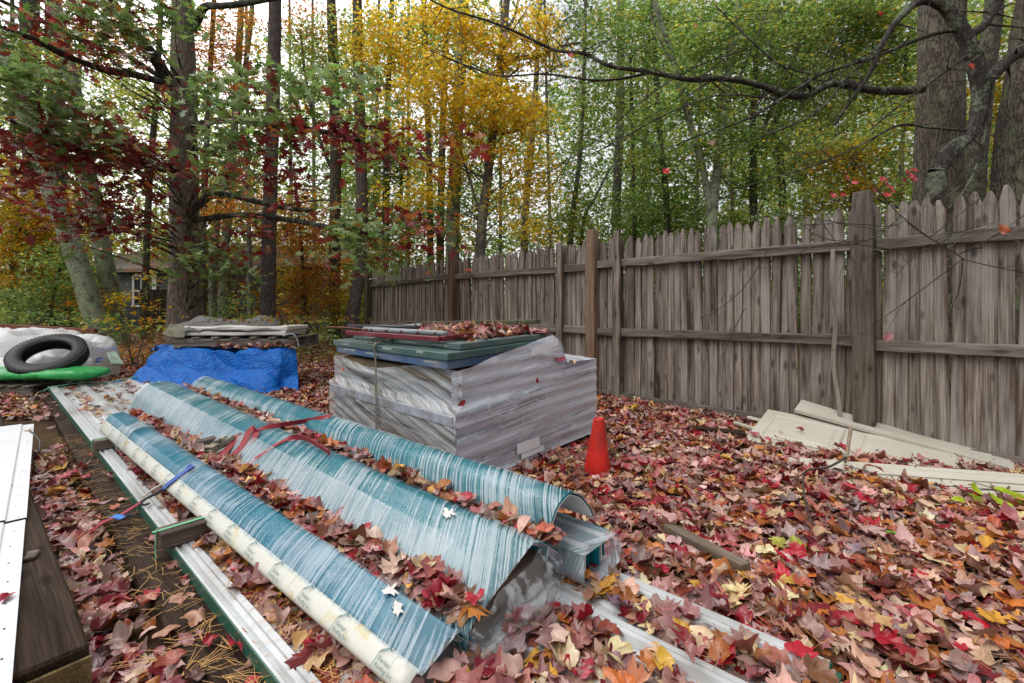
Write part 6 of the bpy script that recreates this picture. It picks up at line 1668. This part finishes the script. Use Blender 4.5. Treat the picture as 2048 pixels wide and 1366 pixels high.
tree('dark trunk forking low behind the fence right of the pale forked trunk', 12.0, [(1508, 620), (1507, 410), (1506, 300), (1506, 250), (1512, 120), (1515, -20)], [9, 8, 7.5, 6.5, 5.5, 5], M['bark_dark'], [(1530, 160, 70, 60, .9, .105, P_GREEN), (1560, 60, 80, 60, .9, .105, P_GREEN), (1510, 370, 60, 40, .8, .105, P_DGREEN), (1540, 280, 70, 50, .8, .105, P_GREEN), (1600, 170, 60, 60, .8, .105, P_GREEN)], [([(1507, 310), (1530, 250), (1565, 170), (1610, 70)], 5, 3), ([(1506, 290), (1480, 260), (1462, 250)], 3, 2)])
tree('second dark trunk behind the fence left of the thick right trunk', 13.0, [(1568, 620), (1565, 410), (1558, 300), (1548, 250), (1600, 130), (1660, 40)], [9, 8, 7, 6, 5, 4], M['bark_dark'], [(1640, 80, 80, 60, 1.0, .105, P_YGREEN), (1700, 160, 80, 60, .9, .105, P_YGREEN), (1640, 250, 80, 60, .9, .105, P_YGREEN), (1600, 340, 70, 50, .8, .105, P_GREEN), (1720, 40, 80, 50, .9, .105, P_GREEN), (1780, 120, 70, 70, .8, .105, P_GREEN)])
tree('yellow-green bushy tree just behind the fence left of the thick right trunk', 9.5, [(1690, 640), (1700, 450), (1705, 360)], [4, 3.5, 2.5], M['bark_dark'], [(1620, 400, 60, 30, .8, .075, P_YGREEN), (1700, 380, 70, 35, .9, .075, P_YEL2), (1690, 320, 70, 40, .8, .075, P_YEL2), (1750, 300, 70, 50, .8, .075, P_YGREEN), (1780, 390, 60, 30, .8, .075, P_YGREEN), (1800, 230, 50, 50, .7, .08, P_YGREEN), (1560, 430, 50, 25, .7, .075, P_GREEN), (1640, 290, 60, 40, .6, .075, P_YGREEN)], top=.3, name='young_maple')
tree('thick dark wet trunk behind the right end of the fence', 5.6, [(1880, 780), (1876, 390), (1880, 200), (1884, 0), (1888, -100)], [46, 42, 40, 39, 37], M['bark_wet'], (), [([(1845, 178, 5.5), (1800, 182, 5.4), (1745, 180, 5.3), (1700, 170, 5.2), (1660, 168, 5.2), (1610, 192, 5.2), (1560, 186, 5.1), (1510, 168, 5.1), (1440, 157, 5.1), (1390, 160, 5.0), (1330, 150, 5), (1290, 142, 5)], 8.5, 3.5), ([(1290, 142, 5), (1220, 132, 4.9), (1170, 108, 4.9), (1110, 100, 4.8), (1050, 72, 4.8), (985, 45, 4.8), (900, 18, 4.7), (850, -6, 4.7)], 3.6, 1.2), ([(1300, 145, 5), (1240, 158, 5), (1180, 160, 4.9), (1090, 148, 4.9), (1000, 152, 4.9), (930, 130, 4.8), (860, 100, 4.8)], 2.6, 1.0), ([(1630, 182, 5.2), (1612, 168, 5.1), (1640, 150, 5)], 3, 1.5)], sides=24, top=3, twigs=26, wob=.07)
tw = tree('gnarled dark tree with an S-shaped trunk in front of the thick right trunk', 4.7, [(1868, 640), (1872, 400), (1876, 345), (1905, 300), (1944, 264), (1960, 200), (1957, 150), (1935, 80), (1895, 20), (1850, -8)], [18, 17, 17, 15, 13, 14, 16, 15, 13, 10], M['bark_limb'], (),
     [([(1898, 22), (1860, 2), (1830, 8), (1795, 40), (1775, 70), (1758, 100), (1745, 135), (1728, 165), (1700, 205), (1668, 250)], 9, 2.5), ([(1957, 168), (1985, 150), (2020, 118), (2070, 85)], 14, 10), ([(1940, 70), (1970, 48), (1995, 10), (2010, -20)], 8, 5), ([(1930, 60), (1880, 65), (1820, 85), (1760, 110), (1700, 130), (1640, 150), (1560, 200), (1490, 240), (1400, 270), (1330, 300)], 4.5, 1.2),
      ([(1950, 100), (1880, 150), (1800, 210), (1740, 260)], 3, 1.2), ([(1760, 100), (1700, 150), (1640, 220), (1560, 260), (1480, 290), (1380, 330)], 2.4, 1), ([(1940, 262), (1860, 255), (1800, 250), (1740, 280), (1680, 310), (1600, 340), (1500, 370), (1440, 400)], 3, 1), ([(1640, 150), (1560, 130), (1480, 60), (1430, 10)], 2, 1), ([(2060, 90), (1990, 150), (1975, 220), (1960, 310), (1930, 380), (1880, 430), (1820, 445)], 4, 1.5),
      ([(1560, 200), (1440, 190), (1330, 230), (1200, 300), (1120, 330)], 1.8, .8), ([(1490, 100), (1400, 130), (1300, 190), (1180, 290), (1090, 350)], 1.6, .8), ([(1870, 410), (1820, 420), (1760, 400), (1720, 380)], 2.5, 1), ([(1815, 445, 3.2), (1850, 470, 3.1), (1900, 500, 3), (1930, 520, 2.95)], 1.2, .6), ([(1800, 430, 3.3), (1760, 470, 3.2), (1700, 490, 3.2)], 1.2, .6)], sides=16, top=.8, name='crooked_tree', twigs=10, wob=.2)
tree('slanting dark trunk between the thick trunk and the right edge', 7.0, [(1942, 780), (1950, 390), (1965, 200), (1985, 40), (1992, -60)], [21, 18, 17, 16, 15], M['bark_dark'], [(1950, 80, 60, 60, .7, .09, P_YGREEN, 9), (2000, 200, 60, 70, .8, .09, P_YEL2, 9), (1930, 260, 40, 60, .6, .09, P_YGREEN, 9), (1990, 330, 50, 40, .7, .09, P_GREEN, 9)], sides=14)
tree('thick dark trunk cut off by the right edge of the photo', 5.2, [(2030, 780), (2032, 390), (2050, 200), (2078, 0), (2090, -60)], [42, 38, 36, 36, 34], M['bark_wet'], [(2040, 60, 60, 60, .6, .09, P_YGREEN, 8.5)], sides=20, top=2)
# red maple leaves caught on twigs behind the fence
sp = thing('red_leaf_twig', at(1770, 370, 3.9), 'twig with scarlet maple leaves showing over the fence beside the big post', 'twig')
mb = MB(); mb.tube(smooth_path([at(1700, 400, 3.9), at(1750, 385, 3.9), at(1790, 355, 3.9), at(1835, 340, 3.9)], None, 4), .004, 6); mb.tube([at(1760, 380, 3.9), at(1775, 350, 3.9)], .003, 5); mb.obj('stem', M['twig'], sp)
for px, py in ((1815, 345), (1826, 338), (1808, 362), (1828, 360), (1785, 382), (1770, 362), (1762, 358), (1748, 385), (1820, 352), (1778, 372), (1695, 357), (1708, 366), (1668, 392), (1685, 390), (1772, 388)):
    place_leaf(int(RNG.integers(9)), at(px, py, 3.88), rotmats(RNG.uniform(0, 6, 1), np.array([1.15]), RNG.normal(0, .3, 1))[0], .062, np.array((.52, .05, .055)) * RNG.uniform(.8, 1.1), sp)
def hang(px, py, Y, sz, col, label): return one_leaf(px, py, Y, sz, col, int(RNG.integers(9)), RNG.uniform(0, 6), 1.2, .1, label)
hang(1330, 342, 4.8, .09, (.66, .04, .03), 'single scarlet leaf hanging in front of the green trees left of centre of the fence')
hang(1140, 112, 4.8, .07, (.5, .02, .04), 'crimson leaf caught on the long bare limb')
hang(1007, 68, 4.8, .07, (.5, .28, .28), 'pink leaf caught on the bare limb before the yellow maple')
hang(1390, 52, 4.8, .07, (.52, .22, .10), 'orange leaf hanging against the sky above the bare limb')
hang(1425, 285, 4.7, .09, (.42, .22, .16), 'dry pinkish leaf hanging from a bare twig in front of the pale forked trunk')
hang(1760, 30, 4.7, .07, (.6, .05, .03), 'red leaf high up left of the thick right trunk')
hang(1943, 135, 4.6, .08, (.6, .06, .03), 'red leaf hanging to the left of the S-shaped trunk top')
for lab, Y, pth, cr in (
    ('thin green-leaved tree filling the top of the photo right of the sky gap', 14.0, [(1270, 620), (1268, 400), (1262, 150)], [(1240, 60, 90, 60, .6, .105, P_GREEN), (1330, 30, 90, 50, .6, .105, P_GREEN), (1200, 180, 60, 60, .4, .105, P_GREEN), (1280, 170, 60, 60, .45, .105, P_YGREEN)]),
    ('light green tree high behind the thick right trunk', 12.5, [(1800, 620), (1802, 400), (1810, 150)], [(1800, 40, 80, 60, .8, .105, P_YGREEN), (1700, 20, 90, 40, .8, .105, P_GREEN), (1560, 10, 100, 40, .8, .105, P_GREEN), (1440, 10, 90, 35, .7, .105, P_GREEN), (1820, 180, 60, 70, .8, .105, P_YGREEN), (1930, 60, 60, 60, .7, .105, P_YGREEN), (2020, 260, 60, 60, .7, .085, P_YEL2)]),
    ('low green tree behind the fence between pine and forked trunk', 14.5, [(1300, 620), (1302, 520), (1306, 440)], [(1260, 470, 70, 35, .8, .105, P_DGREEN), (1340, 480, 70, 30, .8, .105, P_GREEN), (1180, 480, 60, 30, .7, .105, P_YGREEN), (1440, 450, 60, 35, .8, .105, P_GREEN), (1500, 440, 60, 30, .8, .105, P_YGREEN)]),
    ('dark green tree between the mossy trunk and the thin trunk left of centre', 15.5, [(800, 640), (802, 450), (806, 250)], [(790, 330, 60, 50, .6, .09, P_GREEN), (830, 450, 60, 40, .8, .09, P_DGREEN), (740, 440, 50, 50, .7, .09, P_GREEN), (700, 330, 50, 60, .4, .09, P_GREEN), (640, 330, 50, 60, .4, .09, P_DGREEN), (560, 250, 60, 60, .3, .09, P_GREEN), (600, 100, 70, 60, .35, .09, P_GREEN), (780, 160, 50, 60, .4, .09, P_GREEN)])):
    tree(lab, Y, pth, [5, 4, 3], M['bark_dark'], cr, top=.5)
# shrubs at the back of the yard
def shrub(label, x, y, Y, cl, stems=4):
    t_ = thing('shrub', G(x, HZ + H / Y * F, 0), label, 'shrub'); mb = MB(); acc = Leaves(); b = at(x, HZ + H / Y * F, Y)
    for c in cl:
        cs = cloud(acc, at(c[0], c[1], Y), (px_r(Y, c[2]), px_r(Y, c[2]) * .8, px_r(Y, c[3])), c[4], c[5], c[6][0], c[6][1], SIMPLE, spray=.14)
        e = at(c[0], c[1], Y); mb.tube(smooth_path([b + RNG.normal(0, .05, 3) * [1, 1, 0], (b + e) / 2 + RNG.normal(0, .08, 3), e], None, 4), .006, 5)
    mb.obj('stems', M['bark_dark'], t_); acc.obj('leaves', M['foliage'], t_)
shrub('thin shrub with yellow-green leaves between the white sacks and the tarpaulin', 265, 700, 7.6, [(225, 590, 30, 16, 70, .085, P_YEL2), (290, 600, 35, 14, 70, .085, P_YEL2), (230, 640, 40, 18, 90, .105, P_YGREEN), (300, 645, 35, 18, 80, .085, P_YEL2), (320, 655, 25, 14, 40, .105, P_YGREEN), (215, 680, 30, 15, 60, .105, P_YGREEN), (260, 665, 40, 12, 60, .08, P_YGREEN)])
shrub('yellow shrub in front of the house window', 300, 640, 11, [(300, 552, 35, 18, 66, .08, P_YEL2), (330, 560, 25, 18, 44, .08, P_YEL2), (262, 590, 24, 14, 44, .08, P_YEL2)])
shrub('rusty low weeds behind the blue tarpaulin', 290, 710, 8.5, [(250, 705, 60, 10, 300, .05, P_ORG), (300, 700, 60, 12, 300, .05, P_ORG), (320, 690, 25, 22, 80, .05, P_ORG)])
shrub('low green and yellow weeds right of the pallet on the tarpaulin', 620, 690, 8.0, [(605, 690, 25, 20, 120, .05, P_YGREEN), (640, 660, 40, 30, 200, .06, P_DGREEN), (590, 650, 40, 25, 160, .06, P_DGREEN), (665, 690, 20, 20, 80, .05, P_YGREEN)])
shrub('dark green hemlock shrub between the oak trunk and the pine trunk', 480, 660, 12.5, [(470, 610, 45, 35, 600, .07, P_DGREEN), (500, 640, 30, 20, 300, .07, P_DGREEN), (350, 620, 25, 40, 300, .07, P_DGREEN)])
shrub('dark green growth under the yellow young tree at the left edge', 40, 680, 10, [(30, 630, 60, 22, 340, .08, P_DGREEN), (120, 640, 50, 18, 240, .08, P_DGREEN)])
# yard's edge grass and weeds
acc = Leaves(); n = 9000
P = np.stack([RNG.uniform(-15, 0, n), RNG.uniform(7.5, 18, n), np.zeros(n)], 1); P[:, 2] = .03 + RNG.random(n) * .14
v, px, py = in_view(P); P = P[v]; n = len(P); kk = np.array([mnoise.noise(Vector((p[0] * .5, p[1] * .5, 1))) for p in P]) + RNG.normal(0, .25, n)
cols = np.where(kk[:, None] > .15, (.16, .20, .035), np.where(kk[:, None] > -.2, (.42, .20, .06), (.30, .16, .07)))
acc.add(Tpl([(-.03, 0, 0), (.03, 0, 0), (0, 0, 1)], [(0, 1, 2)]), P - [0, 0, .05], rotmats(RNG.uniform(0, 6, n), RNG.uniform(0, .9, n), RNG.uniform(0, 6, n)), RNG.uniform(.10, .3, n), cols * RNG.uniform(.6, 1.3, (n, 1)))
o = acc.obj('dry_grass', M['foliage']); tag(o, 'dry rusty grass and weeds at the back of the yard', 'grass', kind='stuff')
# slim trunks farther back, one thing each
bt = [(28, 19, 9), (150, 22, 7), (500, 20, 7), (585, 22, 6), (630, 18, 6), (742, 20, 6), (815, 19, 7), (1000, 22, 6), (1105, 20, 6), (1272, 22, 7), (1385, 20, 6), (1470, 18, 6), (1612, 18, 7), (1720, 20, 7)]
BTL = ['slim far trunk at the left edge behind the yellow young tree', 'slim far trunk seen just behind the leaning lichen trunk', 'slim far trunk between the oak and the grey pine', 'slim far trunk right of the grey pine above the orange sapling', 'thin far trunk close left of the mossy branching trunk', 'thin far trunk just right of the bent-footed pine', 'slim far trunk left of the slender trunks in yellow leaves', 'slim far trunk just behind the leaning yellow maple', 'thin far trunk left of the pair of very thin trunks', 'slim far trunk right of the feathery pine', 'thin far trunk close left of the pale forked trunk', 'thin far trunk right of the pale forked trunk', 'slim far trunk right of the second dark trunk behind the fence', 'slim far trunk behind the yellow-green bushy tree']
for (px, Y, hw), lab in zip(bt, BTL):
    l = RNG.normal(0, 14)
    tree(lab, Y, [(px, 640), (px + l * .3, 450), (px + l * .7, 200), (px + l, -40)], [hw * .75, hw * .65, hw * .5, hw * .4], M[('bark_dark', 'bark_grey', 'bark_pine')[int(RNG.integers(3))]], (), [([(px + l * .4, 380), (px + l * .4 + RNG.choice([-1, 1]) * 40, 320), (px + RNG.choice([-1, 1]) * 70, 240)], 2.2, 1)], sides=8, top=1, group='slim trunks far back in the wood')
# the wood beyond, one mass of leaves
acc = Leaves(); rs = np.random.default_rng(5)
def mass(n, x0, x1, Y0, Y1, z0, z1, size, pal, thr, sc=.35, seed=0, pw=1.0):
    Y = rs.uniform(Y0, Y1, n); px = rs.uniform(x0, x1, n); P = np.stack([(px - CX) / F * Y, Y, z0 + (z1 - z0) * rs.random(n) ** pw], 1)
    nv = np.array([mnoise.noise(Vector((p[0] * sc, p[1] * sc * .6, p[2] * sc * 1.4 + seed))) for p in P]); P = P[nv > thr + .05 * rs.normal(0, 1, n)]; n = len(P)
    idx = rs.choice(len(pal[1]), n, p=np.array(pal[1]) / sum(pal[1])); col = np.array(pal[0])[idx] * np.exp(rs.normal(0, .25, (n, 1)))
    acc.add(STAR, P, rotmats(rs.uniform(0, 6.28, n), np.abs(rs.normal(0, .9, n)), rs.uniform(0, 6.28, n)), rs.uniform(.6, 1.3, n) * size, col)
mass(52000, -80, 760, 19, 34, 0, 13, .28, P_YGREEN, -.10, seed=1)
mass(16000, -80, 760, 20, 30, 0, 12, .26, P_GREEN, .0, seed=11)
mass(16000, -80, 760, 21, 34, 0, 6, .28, P_YEL2, .0, seed=2)
mass(14000, 300, 760, 20, 30, 0, 5, .28, P_ORG, .02, seed=3)
mass(85000, 680, 1400, 20, 36, 0, 16, .28, P_GREEN, .02, seed=4)
mass(95000, 1250, 2130, 16, 32, 0, 14, .24, P_GREEN, -.05, seed=5)
mass(26000, 1400, 2130, 15, 28, 0, 9, .23, P_YGREEN, .0, seed=6)
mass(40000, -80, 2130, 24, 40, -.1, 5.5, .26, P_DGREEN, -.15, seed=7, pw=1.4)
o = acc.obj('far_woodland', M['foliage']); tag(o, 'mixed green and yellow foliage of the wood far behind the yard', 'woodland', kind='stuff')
